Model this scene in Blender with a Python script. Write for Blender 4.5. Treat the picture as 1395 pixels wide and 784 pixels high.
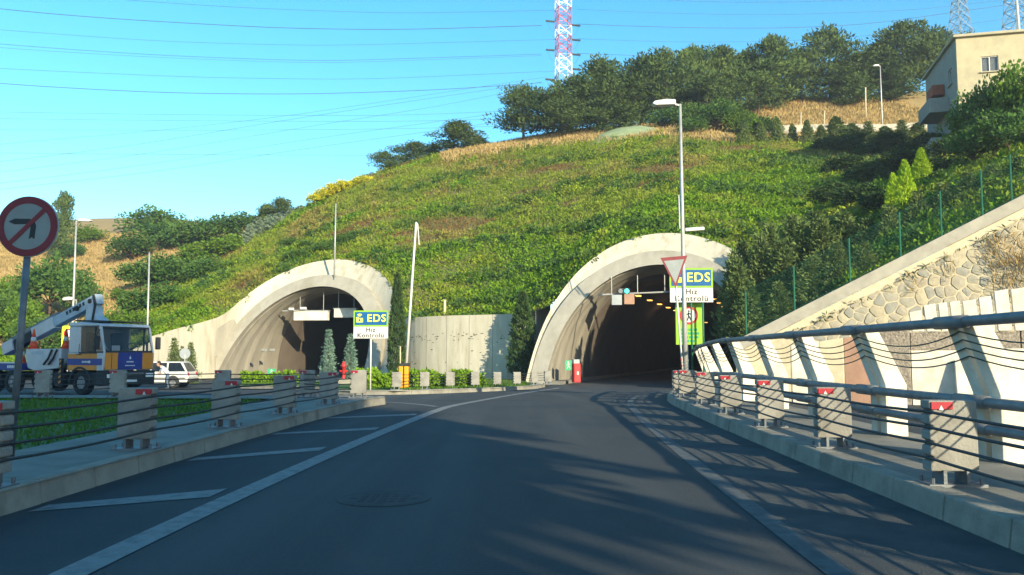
import bpy, math, random
import numpy as np
from mathutils import Vector, Matrix

for o in list(bpy.data.objects):
    bpy.data.objects.remove(o)
SC = bpy.context.scene
COL = SC.collection
R = math.radians
rng = np.random.default_rng(11)
random.seed(5)

# ------------------------------------------------------------------ camera, sky, sun, exposure
F_PX, PITCH, EYE = 1150.0, math.atan(91 / 1150.0), 1.35
cam = bpy.data.cameras.new('camera')
cam_o = bpy.data.objects.new('camera', cam)
COL.objects.link(cam_o)
cam.sensor_width = 36.0
cam.lens = 36.0 * F_PX / 1395.0
cam.clip_start, cam.clip_end = 0.1, 6000
cam_o.location = (0, 0, EYE)
cam_o.rotation_euler = (R(90) + PITCH, 0, 0)
SC.camera = cam_o

SUN_AZ, SUN_EL = R(32), R(18.5)          # behind the camera, to the right
SUN_DIR = Vector((math.sin(SUN_AZ) * math.cos(SUN_EL), -math.cos(SUN_AZ) * math.cos(SUN_EL), math.sin(SUN_EL)))
world = bpy.data.worlds.new('World')
SC.world = world
world.use_nodes = True
wn = world.node_tree
bg = wn.nodes['Background']
sky = wn.nodes.new('ShaderNodeTexSky')
sky.sky_type = 'NISHITA'
sky.sun_disc = False
sky.sun_elevation = SUN_EL
sky.sun_rotation = math.atan2(SUN_DIR.x, SUN_DIR.y)
sky.air_density, sky.dust_density, sky.ozone_density = 1.0, 0.3, 3.0
hs = wn.nodes.new('ShaderNodeHueSaturation')
hs.inputs['Hue'].default_value = 0.485
hs.inputs['Saturation'].default_value = 1.30
wn.links.new(sky.outputs[0], hs.inputs['Color'])
wn.links.new(hs.outputs[0], bg.inputs[0])
bg.inputs[1].default_value = 0.15
sl = bpy.data.lights.new('sun', 'SUN')
sl.energy, sl.angle, sl.color = 5.0, R(0.5), (1.0, 0.86, 0.60)
sun_o = bpy.data.objects.new('sun', sl)
COL.objects.link(sun_o)
sun_o.rotation_euler = (-SUN_DIR).to_track_quat('-Z', 'Y').to_euler()
sun_o.location = (30, -30, 40)
vs = SC.view_settings
vs.view_transform, vs.look, vs.gamma, vs.exposure = 'Standard', 'None', 1.0, 1.08
vs.use_curve_mapping = False
HAZE = .00055
SC.cycles.max_bounces = 6
SC.cycles.transparent_max_bounces = 12

# ------------------------------------------------------------------ helpers
def at(px, py, d):
    """a place in the world: picture column and row, at a given distance along the road"""
    u, v = (px - 697.5) / F_PX, (392.0 - py) / F_PX
    c, s = math.cos(PITCH), math.sin(PITCH)
    t = d / (c - v * s)
    return Vector((u * t, d, EYE + t * (s + v * c)))

def px_of(P):
    P = np.asarray(P, float)
    x, y, z = P[..., 0], P[..., 1], P[..., 2] - EYE
    fw = y * math.cos(PITCH) + z * math.sin(PITCH)
    up = -y * math.sin(PITCH) + z * math.cos(PITCH)
    return 697.5 + F_PX * x / fw, 392 - F_PX * up / fw

def gz(y):
    """height of the road surface"""
    return -0.5 * min(max((y - 22) / 24.0, 0), 1)

def gzs(x, y):
    return gz(y)

def ip(x, xs, ys):
    return float(np.interp(x, xs, ys))

def tag(o, label=None, cat=None, group=None, kind=None):
    if label: o['label'] = label
    if cat: o['category'] = cat
    if group: o['group'] = group
    if kind: o['kind'] = kind
    return o

def empty(name, loc=(0, 0, 0), rz=0.0, label=None, cat=None, group=None, parent=None):
    o = bpy.data.objects.new(name, None)
    COL.objects.link(o)
    o.location = loc
    o.rotation_euler = (0, 0, rz)
    o.empty_display_size = 0.2
    if parent: o.parent = parent
    return tag(o, label, cat, group)

def link(name, me, m=None, parent=None, loc=None, rot=None, scale=None):
    o = bpy.data.objects.new(name, me)
    COL.objects.link(o)
    if m is not None and me is not None and not me.materials:
        me.materials.append(m)
    if parent: o.parent = parent
    if loc is not None: o.location = loc
    if rot is not None: o.rotation_euler = rot
    if scale is not None: o.scale = scale
    return o

def copy_tree(o, parent=None):
    c = o.copy()
    COL.objects.link(c)
    if parent is not None: c.parent = parent
    for ch in o.children:
        copy_tree(ch, c)
    return c

class MB:
    def __init__(self):
        self.v, self.f = [], []
    def add(self, vs_, fs_):
        b = len(self.v)
        self.v += [tuple(p) for p in vs_]
        self.f += [tuple(i + b for i in q) for q in fs_]
        return self
    def box(self, cx, cy, cz, sx, sy, sz, rz=0.0, M=None):
        vs_ = []
        for k in (-.5, .5):
            for (i, j) in ((-.5, -.5), (.5, -.5), (.5, .5), (-.5, .5)):
                p = Vector((i * sx, j * sy, k * sz))
                if rz: p = Matrix.Rotation(rz, 3, 'Z') @ p
                if M is not None: p = M @ p
                vs_.append(p + Vector((cx, cy, cz)))
        return self.add(vs_, [(3, 2, 1, 0), (4, 5, 6, 7), (0, 1, 5, 4), (1, 2, 6, 5), (2, 3, 7, 6), (3, 0, 4, 7)])
    def cyl(self, p0, p1, r0, r1=None, n=8, caps=True):
        r1 = r0 if r1 is None else r1
        p0, p1 = Vector(p0), Vector(p1)
        d = (p1 - p0).normalized()
        a = Vector((0, 0, 1)) if abs(d.z) < .9 else Vector((1, 0, 0))
        u = d.cross(a).normalized(); w = d.cross(u)
        vs_ = []
        for p, r in ((p0, r0), (p1, r1)):
            for k in range(n):
                t = 2 * math.pi * k / n
                vs_.append(p + (u * math.cos(t) + w * math.sin(t)) * r)
        fs_ = [(k, k + n, (k + 1) % n + n, (k + 1) % n) for k in range(n)]
        if caps: fs_ += [tuple(range(n)), tuple(range(2 * n - 1, n - 1, -1))]
        return self.add(vs_, fs_)
    def tube(self, pts, r, n=6, caps=True, rs=None):
        pts = [Vector(p) for p in pts]
        vs_, m = [], len(pts)
        pu = None
        for i, p in enumerate(pts):
            d = (pts[min(i + 1, m - 1)] - pts[max(i - 1, 0)]).normalized()
            if pu is None:
                a = Vector((0, 0, 1)) if abs(d.z) < .9 else Vector((1, 0, 0))
                u = d.cross(a).normalized()
            else:
                u = (pu - d * pu.dot(d)).normalized()
            pu = u; w = d.cross(u)
            rr = rs[i] if rs is not None else r
            for k in range(n):
                t = 2 * math.pi * k / n
                vs_.append(p + (u * math.cos(t) + w * math.sin(t)) * rr)
        fs_ = [(i * n + k, i * n + (k + 1) % n, (i + 1) * n + (k + 1) % n, (i + 1) * n + k) for i in range(m - 1) for k in range(n)]
        if caps: fs_ += [tuple(range(n - 1, -1, -1)), tuple(range((m - 1) * n, m * n))]
        return self.add(vs_, fs_)
    def bar(self, p0, p1, w, h):
        p0, p1 = Vector(p0), Vector(p1)
        d = (p1 - p0).normalized()
        a = Vector((0, 0, 1)) if abs(d.z) < .95 else Vector((0, 1, 0))
        u = d.cross(a).normalized() * (w / 2); q = u.cross(d).normalized() * (h / 2)
        vs_ = [p + s1 * u + s2 * q for p in (p0, p1) for s1, s2 in ((-1, -1), (1, -1), (1, 1), (-1, 1))]
        return self.add(vs_, [(3, 2, 1, 0), (4, 5, 6, 7), (0, 1, 5, 4), (1, 2, 6, 5), (2, 3, 7, 6), (3, 0, 4, 7)])
    def prism(self, poly, axis, a, b):
        n = len(poly)
        def P(p, t):
            return {'x': (t, p[0], p[1]), 'y': (p[0], t, p[1]), 'z': (p[0], p[1], t)}[axis]
        vs_ = [P(p, a) for p in poly] + [P(p, b) for p in poly]
        fs_ = [tuple(range(n - 1, -1, -1)), tuple(range(n, 2 * n))] + [(k, (k + 1) % n, (k + 1) % n + n, k + n) for k in range(n)]
        return self.add(vs_, fs_)
    def strip(self, A, B):
        """a ribbon between two polylines of equal length"""
        n = len(A)
        return self.add(list(A) + list(B), [(i, i + 1, n + i + 1, n + i) for i in range(n - 1)])
    def grid(self, rows):
        m, n = len(rows), len(rows[0])
        return self.add([p for r_ in rows for p in r_],
                        [(i * n + j, i * n + j + 1, (i + 1) * n + j + 1, (i + 1) * n + j) for i in range(m - 1) for j in range(n - 1)])
    def lathe(self, prof, n=16, c=(0, 0, 0)):
        vs_ = [(c[0] + r * math.cos(2 * math.pi * k / n), c[1] + r * math.sin(2 * math.pi * k / n), c[2] + z) for (r, z) in prof for k in range(n)]
        m = len(prof)
        fs_ = [(i * n + k, i * n + (k + 1) % n, (i + 1) * n + (k + 1) % n, (i + 1) * n + k) for i in range(m - 1) for k in range(n)]
        fs_ += [tuple(range(n - 1, -1, -1)), tuple(range((m - 1) * n, m * n))]
        return self.add(vs_, fs_)
    def mesh(self, name, m=None, smooth=False):
        me = bpy.data.meshes.new(name)
        me.from_pydata([tuple(p) for p in self.v], [], self.f)
        me.update()
        import bmesh
        bm = bmesh.new(); bm.from_mesh(me)
        bmesh.ops.recalc_face_normals(bm, faces=bm.faces)
        bm.to_mesh(me); bm.free()
        if smooth:
            me.polygons.foreach_set('use_smooth', [True] * len(me.polygons))
        if m: me.materials.append(m)
        return me
    def build(self, name, m, parent=None, smooth=False, bevel=0.0, loc=None, rot=None, auto=None):
        o = link(name, self.mesh(name, m, smooth), None, parent, loc, rot)
        if bevel:
            b = o.modifiers.new('bevel', 'BEVEL'); b.width = bevel; b.segments = 2; b.limit_method = 'ANGLE'; b.angle_limit = R(35)
        return o

def sub(v, base):
    return [Vector(p) - Vector(base) for p in v]

ORD = ['first', 'second', 'third', 'fourth', 'fifth', 'sixth', 'seventh', 'eighth', 'ninth', 'tenth', 'eleventh', 'twelfth', 'thirteenth', 'fourteenth', 'fifteenth', 'sixteenth', 'seventeenth', 'eighteenth', 'nineteenth', 'twentieth', 'twenty-first', 'twenty-second', 'twenty-third', 'twenty-fourth', 'twenty-fifth', 'twenty-sixth', 'twenty-seventh', 'twenty-eighth', 'twenty-ninth', 'thirtieth']

# ------------------------------------------------------------------ materials
def mat(name, c1, c2=None, rough=.85, scale=3.0, bump=0.0, bscale=40.0, metal=0.0, c3=None, s3=.4, spec=.3, stretch=(1, 1, 1), emit=None, estr=0.0, coat=0.0, lo=.35, hi=.65):
    m = bpy.data.materials.new(name)
    m.use_nodes = True
    nt = m.node_tree; N, L = nt.nodes, nt.links
    b = N['Principled BSDF']
    b.inputs['Roughness'].default_value = rough
    b.inputs['Metallic'].default_value = metal
    b.inputs['Specular IOR Level'].default_value = spec
    if coat: b.inputs['Coat Weight'].default_value = coat
    if emit:
        b.inputs['Emission Color'].default_value = (*emit, 1); b.inputs['Emission Strength'].default_value = estr
    b.inputs['Base Color'].default_value = (*c1, 1)
    geo = N.new('ShaderNodeNewGeometry')
    mp = N.new('ShaderNodeMapping'); mp.inputs['Scale'].default_value = stretch
    L.new(geo.outputs['Position'], mp.inputs[0])
    if c2:
        def layer(prev, col, sc, det, a, z):
            n = N.new('ShaderNodeTexNoise'); n.inputs['Scale'].default_value = sc; n.inputs['Detail'].default_value = det; n.inputs['Roughness'].default_value = .62
            L.new(mp.outputs[0], n.inputs['Vector'])
            r = N.new('ShaderNodeMapRange'); r.inputs[1].default_value = a; r.inputs[2].default_value = z
            L.new(n.outputs[0], r.inputs[0])
            x = N.new('ShaderNodeMix'); x.data_type = 'RGBA'
            L.new(r.outputs[0], x.inputs[0])
            if isinstance(prev, tuple): x.inputs[6].default_value = (*prev, 1)
            else: L.new(prev, x.inputs[6])
            x.inputs[7].default_value = (*col, 1)
            return x.outputs[2]
        out = layer(c1, c2, scale, 6, lo, hi)
        if c3: out = layer(out, c3, s3, 4, .52, .72)
        L.new(out, b.inputs['Base Color'])
    if bump:
        n = N.new('ShaderNodeTexNoise'); n.inputs['Scale'].default_value = bscale; n.inputs['Detail'].default_value = 5
        L.new(geo.outputs['Position'], n.inputs['Vector'])
        bp = N.new('ShaderNodeBump'); bp.inputs['Strength'].default_value = bump; bp.inputs['Distance'].default_value = .03
        L.new(n.outputs[0], bp.inputs['Height']); L.new(bp.outputs[0], b.inputs['Normal'])
    return m

def leaf_mat(name, c1, c2, c3=None, scale=.5, trans=.3, var=.25, s3=.12):
    m = bpy.data.materials.new(name)
    m.use_nodes = True
    nt = m.node_tree; N, L = nt.nodes, nt.links
    N.remove(N['Principled BSDF'])
    out = N['Material Output']
    geo = N.new('ShaderNodeNewGeometry')
    n = N.new('ShaderNodeTexNoise'); n.inputs['Scale'].default_value = scale; n.inputs['Detail'].default_value = 5; n.inputs['Roughness'].default_value = .7
    L.new(geo.outputs['Position'], n.inputs['Vector'])
    r = N.new('ShaderNodeMapRange'); r.inputs[1].default_value = .36; r.inputs[2].default_value = .64
    L.new(n.outputs[0], r.inputs[0])
    x = N.new('ShaderNodeMix'); x.data_type = 'RGBA'
    x.inputs[6].default_value = (*c1, 1); x.inputs[7].default_value = (*c2, 1)
    L.new(r.outputs[0], x.inputs[0])
    col = x.outputs[2]
    if c3:
        n2 = N.new('ShaderNodeTexNoise'); n2.inputs['Scale'].default_value = s3; n2.inputs['Detail'].default_value = 5
        L.new(geo.outputs['Position'], n2.inputs['Vector'])
        r2 = N.new('ShaderNodeMapRange'); r2.inputs[1].default_value = .5; r2.inputs[2].default_value = .68
        L.new(n2.outputs[0], r2.inputs[0])
        y = N.new('ShaderNodeMix'); y.data_type = 'RGBA'
        L.new(r2.outputs[0], y.inputs[0]); L.new(col, y.inputs[6]); y.inputs[7].default_value = (*c3, 1)
        col = y.outputs[2]
    h = N.new('ShaderNodeHueSaturation')
    add = N.new('ShaderNodeMath'); add.operation = 'MULTIPLY_ADD'
    L.new(geo.outputs['Random Per Island'], add.inputs[0]); add.inputs[1].default_value = var * 2; add.inputs[2].default_value = 1 - var
    oi = N.new('ShaderNodeObjectInfo')
    ad2 = N.new('ShaderNodeMath'); ad2.operation = 'MULTIPLY_ADD'
    L.new(oi.outputs['Random'], ad2.inputs[0]); ad2.inputs[1].default_value = .3; L.new(add.outputs[0], ad2.inputs[2])
    L.new(ad2.outputs[0], h.inputs['Value']); L.new(col, h.inputs['Color'])
    d = N.new('ShaderNodeBsdfDiffuse'); t = N.new('ShaderNodeBsdfTranslucent'); mx = N.new('ShaderNodeMixShader')
    mx.inputs[0].default_value = trans
    L.new(h.outputs[0], d.inputs[0]); L.new(h.outputs[0], t.inputs[0])
    L.new(d.outputs[0], mx.inputs[1]); L.new(t.outputs[0], mx.inputs[2]); L.new(mx.outputs[0], out.inputs[0])
    return m

def glass_mat(name, col=(.02, .03, .035), alpha=.55):
    m = bpy.data.materials.new(name); m.use_nodes = True
    nt = m.node_tree; N, L = nt.nodes, nt.links
    b = N['Principled BSDF']; b.inputs['Base Color'].default_value = (*col, 1); b.inputs['Roughness'].default_value = .06
    tr = N.new('ShaderNodeBsdfTransparent'); mx = N.new('ShaderNodeMixShader'); mx.inputs[0].default_value = alpha
    L.new(tr.outputs[0], mx.inputs[1]); L.new(b.outputs[0], mx.inputs[2]); L.new(mx.outputs[0], N['Material Output'].inputs[0])
    return m

M = {}
def asphalt_mat():
    m = mat('asphalt', (.031, .037, .040), (.052, .058, .060), rough=.82, scale=34, bump=.55, bscale=110, c3=(.024, .032, .039), s3=.35, spec=.35, lo=.3, hi=.7)
    nt = m.node_tree; N, L = nt.nodes, nt.links
    b = N['Principled BSDF']
    src = b.inputs['Base Color'].links[0].from_socket
    geo = [n for n in N if n.type == 'NEW_GEOMETRY'][0]
    def lay(prev, stretch, sc, a, z, col, fac):
        mp = N.new('ShaderNodeMapping'); mp.inputs['Scale'].default_value = stretch; L.new(geo.outputs['Position'], mp.inputs[0])
        n = N.new('ShaderNodeTexNoise'); n.inputs['Scale'].default_value = sc; n.inputs['Detail'].default_value = 6; L.new(mp.outputs[0], n.inputs['Vector'])
        r = N.new('ShaderNodeMapRange'); r.inputs[1].default_value = a; r.inputs[2].default_value = z; r.inputs[4].default_value = fac; L.new(n.outputs[0], r.inputs[0])
        x = N.new('ShaderNodeMix'); x.data_type = 'RGBA'; L.new(r.outputs[0], x.inputs[0]); L.new(prev, x.inputs[6]); x.inputs[7].default_value = (*col, 1)
        return x.outputs[2]
    o = lay(src, (1, .04, 1), 1.1, .5, .68, (.070, .078, .080), .6)
    o = lay(o, (1, .25, 1), .7, .56, .66, (.020, .027, .033), .6)
    v = N.new('ShaderNodeTexVoronoi'); v.feature = 'DISTANCE_TO_EDGE'; v.inputs['Scale'].default_value = .22
    mp = N.new('ShaderNodeMapping'); L.new(geo.outputs['Position'], mp.inputs[0])
    w = N.new('ShaderNodeTexNoise'); w.inputs['Scale'].default_value = 1.6; w.inputs['Detail'].default_value = 5; L.new(geo.outputs['Position'], w.inputs['Vector'])
    ad = N.new('ShaderNodeMix'); ad.data_type = 'VECTOR'; ad.inputs[0].default_value = .35; L.new(mp.outputs[0], ad.inputs[4]); L.new(w.outputs['Color'], ad.inputs[5]); L.new(ad.outputs[1], v.inputs['Vector'])
    r = N.new('ShaderNodeMapRange'); r.inputs[1].default_value = .0; r.inputs[2].default_value = .006; r.inputs[3].default_value = .0; r.inputs[4].default_value = 0; L.new(v.outputs['Distance'], r.inputs[0])
    x = N.new('ShaderNodeMix'); x.data_type = 'RGBA'; L.new(r.outputs[0], x.inputs[0]); L.new(o, x.inputs[6]); x.inputs[7].default_value = (.012, .016, .02, 1)
    L.new(x.outputs[2], b.inputs['Base Color'])
    return m
M['asphalt'] = asphalt_mat()
M['marking'] = mat('road_paint', (.21, .215, .205), (.085, .092, .094), rough=.75, scale=7, bump=.3, bscale=90, lo=.45, hi=.8)
M['manhole'] = mat('worn_iron', (.042, .050, .056), (.034, .042, .048), rough=.75, scale=9, bump=.3)
M['shoulder'] = mat('shoulder_asphalt', (.075, .079, .076), (.048, .055, .058), rough=.9, scale=2.5, bump=.5, bscale=90, c3=(.036, .044, .049), s3=1.0)  # slightly paler asphalt for the strip along the right kerb
M['faded'] = mat('worn_road_paint', (.10, .11, .11), (.05, .06, .065), rough=.8, scale=6, bump=.3, bscale=90, lo=.4, hi=.7)
M['ground'] = mat('dry_ground', (.24, .19, .10), (.13, .14, .06), scale=.15, bump=.5, bscale=3)
M['kerb'] = mat('kerb_concrete', (.28, .265, .215), (.19, .18, .15), scale=2.2, bump=.35, bscale=40, c3=(.16, .15, .12), s3=1.1)
M['walk'] = mat('walkway_concrete', (.22, .21, .175), (.155, .15, .128), scale=1.6, bump=.3, bscale=50, c3=(.13, .125, .105), s3=.8)
M['grass'] = mat('lawn_soil', (.05, .10, .018), (.08, .14, .03), scale=2, bump=.6, bscale=30)
M['portal'] = mat('portal_concrete', (.36, .34, .275), (.29, .272, .22), scale=1.0, bump=.2, bscale=14, c3=(.25, .23, .17), s3=.35, stretch=(1.5, 1.5, .35))
M['lining'] = mat('lining_concrete', (.26, .24, .19), (.19, .175, .14), scale=.9, bump=.2, bscale=14, c3=(.22, .2, .16), s3=.5, stretch=(1.5, 1.5, .4))
M['wallc'] = mat('cast_wall_concrete', (.51, .48, .38), (.44, .41, .32), scale=1.6, bump=.25, bscale=12, c3=(.34, .30, .21), s3=.9, stretch=(1.7, 1.7, .3))
M['stain'] = mat('dark_stain', (.10, .085, .06), (.17, .15, .10), scale=6, bump=.2)
M['block'] = mat('barrier_concrete', (.27, .265, .235), (.20, .195, .175), scale=3, bump=.35, bscale=35, c3=(.15, .145, .125), s3=2.0)
M['steel'] = mat('grey_steel', (.17, .19, .21), (.11, .125, .14), rough=.5, scale=6, metal=.5, bump=.1)
M['rail'] = mat('rail_paint', (.185, .20, .205), (.12, .135, .14), rough=.5, scale=4, metal=.25, bump=.12, bscale=60)
M['rope'] = mat('wire_rope', (.035, .042, .045), (.06, .065, .065), rough=.6, scale=30, metal=.4)
M['cable'] = mat('green_cable', (.03, .06, .045), (.05, .08, .06), rough=.6, scale=20)
M['red'] = mat('red_reflector', (.36, .02, .035), (.28, .018, .03), rough=.35, scale=14)
M['redpaint'] = mat('red_paint', (.46, .03, .03), (.36, .025, .025), rough=.5, scale=5)
M['white'] = mat('white_paint', (.58, .58, .55), (.50, .50, .47), rough=.5, scale=2)
M['whitec'] = mat('white_concrete', (.70, .66, .56), (.56, .52, .43), scale=1.8, bump=.25, bscale=30, c3=(.48, .44, .34), s3=1.3)
M['pebble'] = mat('pebble_dash', (.36, .31, .24), (.15, .13, .11), scale=16, bump=.9, bscale=22)
M['terracotta'] = mat('terracotta_render', (.36, .22, .15), (.28, .17, .12), scale=2, bump=.3)
M['creamr'] = mat('cream_render', (.56, .49, .34), (.46, .40, .27), scale=2.4, bump=.35, bscale=26)
M['mortar'] = mat('mortar', (.50, .44, .31), (.38, .33, .22), scale=4, bump=.6, bscale=18)
STONES = [mat('wall_stone_%d' % i, c, d, scale=4, bump=.7, bscale=16) for i, (c, d) in enumerate([
    ((.33, .31, .24), (.26, .245, .195)), ((.39, .345, .24), (.31, .275, .195)), ((.29, .28, .235), (.23, .225, .19)), ((.43, .38, .26), (.35, .305, .215)), ((.36, .325, .245), (.285, .255, .195))])]
M['coping'] = mat('coping_concrete', (.36, .34, .28), (.28, .265, .22), scale=1.5, bump=.2, bscale=20)
M['signgrey'] = mat('sign_back', (.32, .35, .36), (.27, .30, .31), rough=.5, scale=2)
M['signface'] = mat('sign_face', (.60, .64, .64), (.52, .56, .57), rough=.4, scale=3)
M['signblue'] = mat('sign_blue', (.008, .10, .27), (.009, .085, .23), rough=.35, scale=3)
M['signblack'] = mat('sign_black', (.02, .022, .025), rough=.5)
M['lime'] = mat('fluorescent_lime', (.24, .44, .03), (.20, .38, .026), rough=.45, scale=3)
M['shadered'] = mat('shaded_red_sign', (.20, .03, .04), (.16, .025, .032), rough=.6, scale=5)  # sign red darkened, shade put into the colour
M['shadeface'] = mat('shaded_sign_face', (.24, .27, .27), (.20, .23, .23), rough=.6, scale=4)  # sign face darkened the same way, as if standing in shade
M['yellow'] = mat('fluorescent_yellow', (.78, .80, .03), (.70, .72, .03), rough=.45, scale=3)
M['letter'] = mat('letter_yellow', (.80, .86, .10), rough=.45)
M['green'] = mat('sign_green', (.02, .30, .13), (.015, .26, .11), rough=.4, scale=3)
M['galv'] = mat('galvanised_pole', (.42, .43, .40), (.33, .34, .32), rough=.5, scale=4, metal=.35)
M['greenpost'] = mat('green_fence_paint', (.02, .13, .075), (.015, .10, .06), rough=.5, scale=4)
M['orange'] = mat('barrier_orange', (.78, .33, .015), (.68, .28, .012), rough=.5, scale=4)
M['cabwhite'] = mat('cab_white', (.42, .45, .47), (.35, .38, .40), rough=.4, scale=2, coat=.3)
M['craneblue'] = mat('crane_grey_blue', (.36, .44, .50), (.28, .35, .40), rough=.5, scale=3)
M['laborange'] = mat('stripe_orange', (.60, .23, .03), (.52, .20, .026), rough=.45, scale=3)
M['labblue'] = mat('stripe_blue', (.025, .045, .22), (.02, .037, .18), rough=.45, scale=3)
M['dark'] = mat('dark_chassis', (.022, .025, .028), (.04, .042, .042), rough=.8, scale=5)
M['tyre'] = mat('tyre_rubber', (.018, .018, .02), (.03, .03, .03), rough=.9, scale=9)
M['rim'] = mat('wheel_rim', (.26, .27, .28), (.18, .19, .2), rough=.5, metal=.5, scale=8)
M['conered'] = mat('cone_red', (.72, .09, .03), (.62, .075, .025), rough=.55, scale=6)
M['glass'] = glass_mat('window_glass')
M['darkglass'] = glass_mat('dark_glass', (.012, .016, .02), .8)
M['clearglass'] = glass_mat('clear_glass', (.03, .05, .06), .42)
M['skin'] = mat('skin', (.42, .26, .18), (.38, .23, .16), rough=.6, scale=12)
M['hair'] = mat('dark_hair', (.02, .016, .013), rough=.7)
M['shirt'] = mat('white_shirt', (.62, .64, .64), (.54, .56, .57), rough=.85, scale=8)
M['jeans'] = mat('blue_jeans', (.10, .14, .20), (.07, .10, .15), rough=.9, scale=10)
M['house'] = mat('house_render', (.43, .385, .25), (.37, .33, .215), scale=1.2, bump=.2, bscale=12, c3=(.34, .31, .21), s3=.6)
M['houseshade'] = mat('house_shaded_render', (.30, .30, .27), (.26, .26, .23), scale=1.4, bump=.2, bscale=12)  # house render greyed and darkened to paint in the shade on this side
M['curtain'] = mat('white_curtain', (.80, .80, .76), (.68, .69, .66), rough=.9, scale=9, stretch=(3, 3, .3))
M['roof'] = mat('roof_edge', (.40, .36, .25), (.33, .30, .21), scale=2)
M['brickred'] = mat('balcony_red', (.36, .10, .05), (.26, .08, .045), scale=6)
M['rubble'] = mat('rubble_wall', (.46, .43, .34), (.24, .23, .19), scale=2.6, bump=.8, bscale=5)
M['netting'] = mat('green_netting', (.24, .30, .17), (.18, .24, .13), scale=1.5, bump=.4, bscale=8)
M['pylonwhite'] = mat('pylon_white', (.80, .80, .78), rough=.6)
M['pylonred'] = mat('pylon_red', (.46, .10, .14), rough=.6)
M['pylongrey'] = mat('pylon_grey', (.20, .24, .26), rough=.6)
M['wire'] = mat('overhead_wire', (.05, .10, .15), rough=.6)
M['insul'] = mat('insulator', (.035, .05, .055), rough=.5)
M['bark'] = mat('pine_bark', (.13, .085, .05), (.07, .05, .034), scale=5, bump=.6, bscale=14, stretch=(2, 2, .4))
M['lampglow'] = mat('tunnel_lamp', (.8, .5, .15), emit=(1.0, .50, .10), estr=1.3)
M['greenglow'] = mat('green_signal', (.05, .6, .45), emit=(.06, 1.0, .70), estr=1.6)
M['redglow'] = mat('red_signal', (.6, .04, .04), emit=(1.0, .08, .08), estr=.7)
M['tunneldark'] = mat('dark_tunnel_wall', (.085, .068, .052), (.065, .052, .04), scale=.6)  # even dark brown for the bore walls
M['hill'] = mat('hill_soil', (.16, .135, .05), (.10, .12, .03), scale=.35, bump=.7, bscale=2.5, c3=(.30, .21, .09), s3=.05)
M['hilldry'] = mat('dry_hill', (.34, .235, .105), (.26, .20, .085), scale=.35, bump=.7, bscale=2.0, c3=(.20, .17, .06), s3=.07)
LM = {}
LM['ivy'] = leaf_mat('ivy_leaf', (.068, .15, .016), (.165, .27, .022), (.24, .275, .035), scale=.8, s3=.25, var=.35)
LM['herb'] = leaf_mat('herb_leaf', (.125, .20, .024), (.25, .305, .038), (.29, .24, .07), scale=.35, s3=.15)
LM['russet'] = leaf_mat('russet_leaf', (.19, .11, .045), (.15, .12, .04), (.24, .15, .06), scale=.5)
LM['straw'] = leaf_mat('straw', (.42, .30, .13), (.34, .26, .11), scale=.6, trans=.2)
LM['pine'] = leaf_mat('pine_needle', (.038, .070, .026), (.095, .135, .040), scale=.45, trans=.15)
LM['broad'] = leaf_mat('broad_leaf', (.042, .10, .028), (.10, .17, .038), scale=.4, trans=.3)
LM['bright'] = leaf_mat('bright_leaf', (.075, .15, .022), (.14, .22, .03), scale=.5, trans=.3)
LM['lime'] = leaf_mat('lime_leaf', (.26, .40, .02), (.38, .50, .03), scale=.8, trans=.3)
LM['yellowfl'] = leaf_mat('yellow_flower_leaf', (.42, .40, .02), (.60, .54, .03), (.24, .28, .03), scale=.6, s3=.5)
LM['silver'] = leaf_mat('silver_leaf', (.15, .21, .14), (.22, .28, .19), scale=.6, trans=.25)
LM['blue'] = leaf_mat('blue_needle', (.10, .17, .13), (.16, .24, .19), scale=1.2, trans=.15)
LM['cypress'] = leaf_mat('cypress_leaf', (.026, .056, .020), (.062, .10, .030), scale=1.0, trans=.15)
LM['juniper'] = leaf_mat('juniper_leaf', (.058, .10, .034), (.14, .18, .058), scale=.7, trans=.18)
LM['lawn'] = leaf_mat('lawn_blade', (.055, .115, .020), (.095, .165, .028), scale=1.5, trans=.3)
LM['hedge'] = leaf_mat('hedge_leaf', (.14, .25, .02), (.20, .33, .03), scale=1.5, trans=.3)

# ------------------------------------------------------------------ leaves and trees
def quad_mesh(name, V, m):
    n = len(V) // 4
    me = bpy.data.meshes.new(name)
    me.vertices.add(4 * n); me.loops.add(4 * n); me.polygons.add(n)
    me.vertices.foreach_set('co', np.asarray(V, np.float32).ravel())
    me.loops.foreach_set('vertex_index', np.arange(4 * n, dtype=np.int32))
    me.polygons.foreach_set('loop_start', np.arange(0, 4 * n, 4, dtype=np.int32))
    me.update(calc_edges=True); me.validate()
    me.materials.append(m)
    return me

def unit(a):
    return a / np.maximum(np.linalg.norm(a, axis=-1, keepdims=True), 1e-6)

def leaves(P, size, aspect=.5, d=None, jit=1.0):
    """diamond leaves at points P, length along d (or any way)"""
    n = len(P)
    a = rng.normal(size=(n, 3))
    a = unit(a if d is None else unit(d) + jit * .45 * a)
    b = unit(np.cross(a, rng.normal(size=(n, 3))))
    s = size * rng.uniform(.6, 1.35, (n, 1))
    a, b = a * s, b * s * aspect * .5
    V = np.stack([P, P + a * .45 + b, P + a, P + a * .45 - b], 1)
    return V.reshape(-1, 3)

def clump_pts(c, r, n, flat=1.0):
    u = unit(rng.normal(size=(n, 3))) * (rng.uniform(.25, 1, (n, 1)) ** .5)
    u[:, 2] *= flat
    return np.asarray(c) + u * r, u

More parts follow.
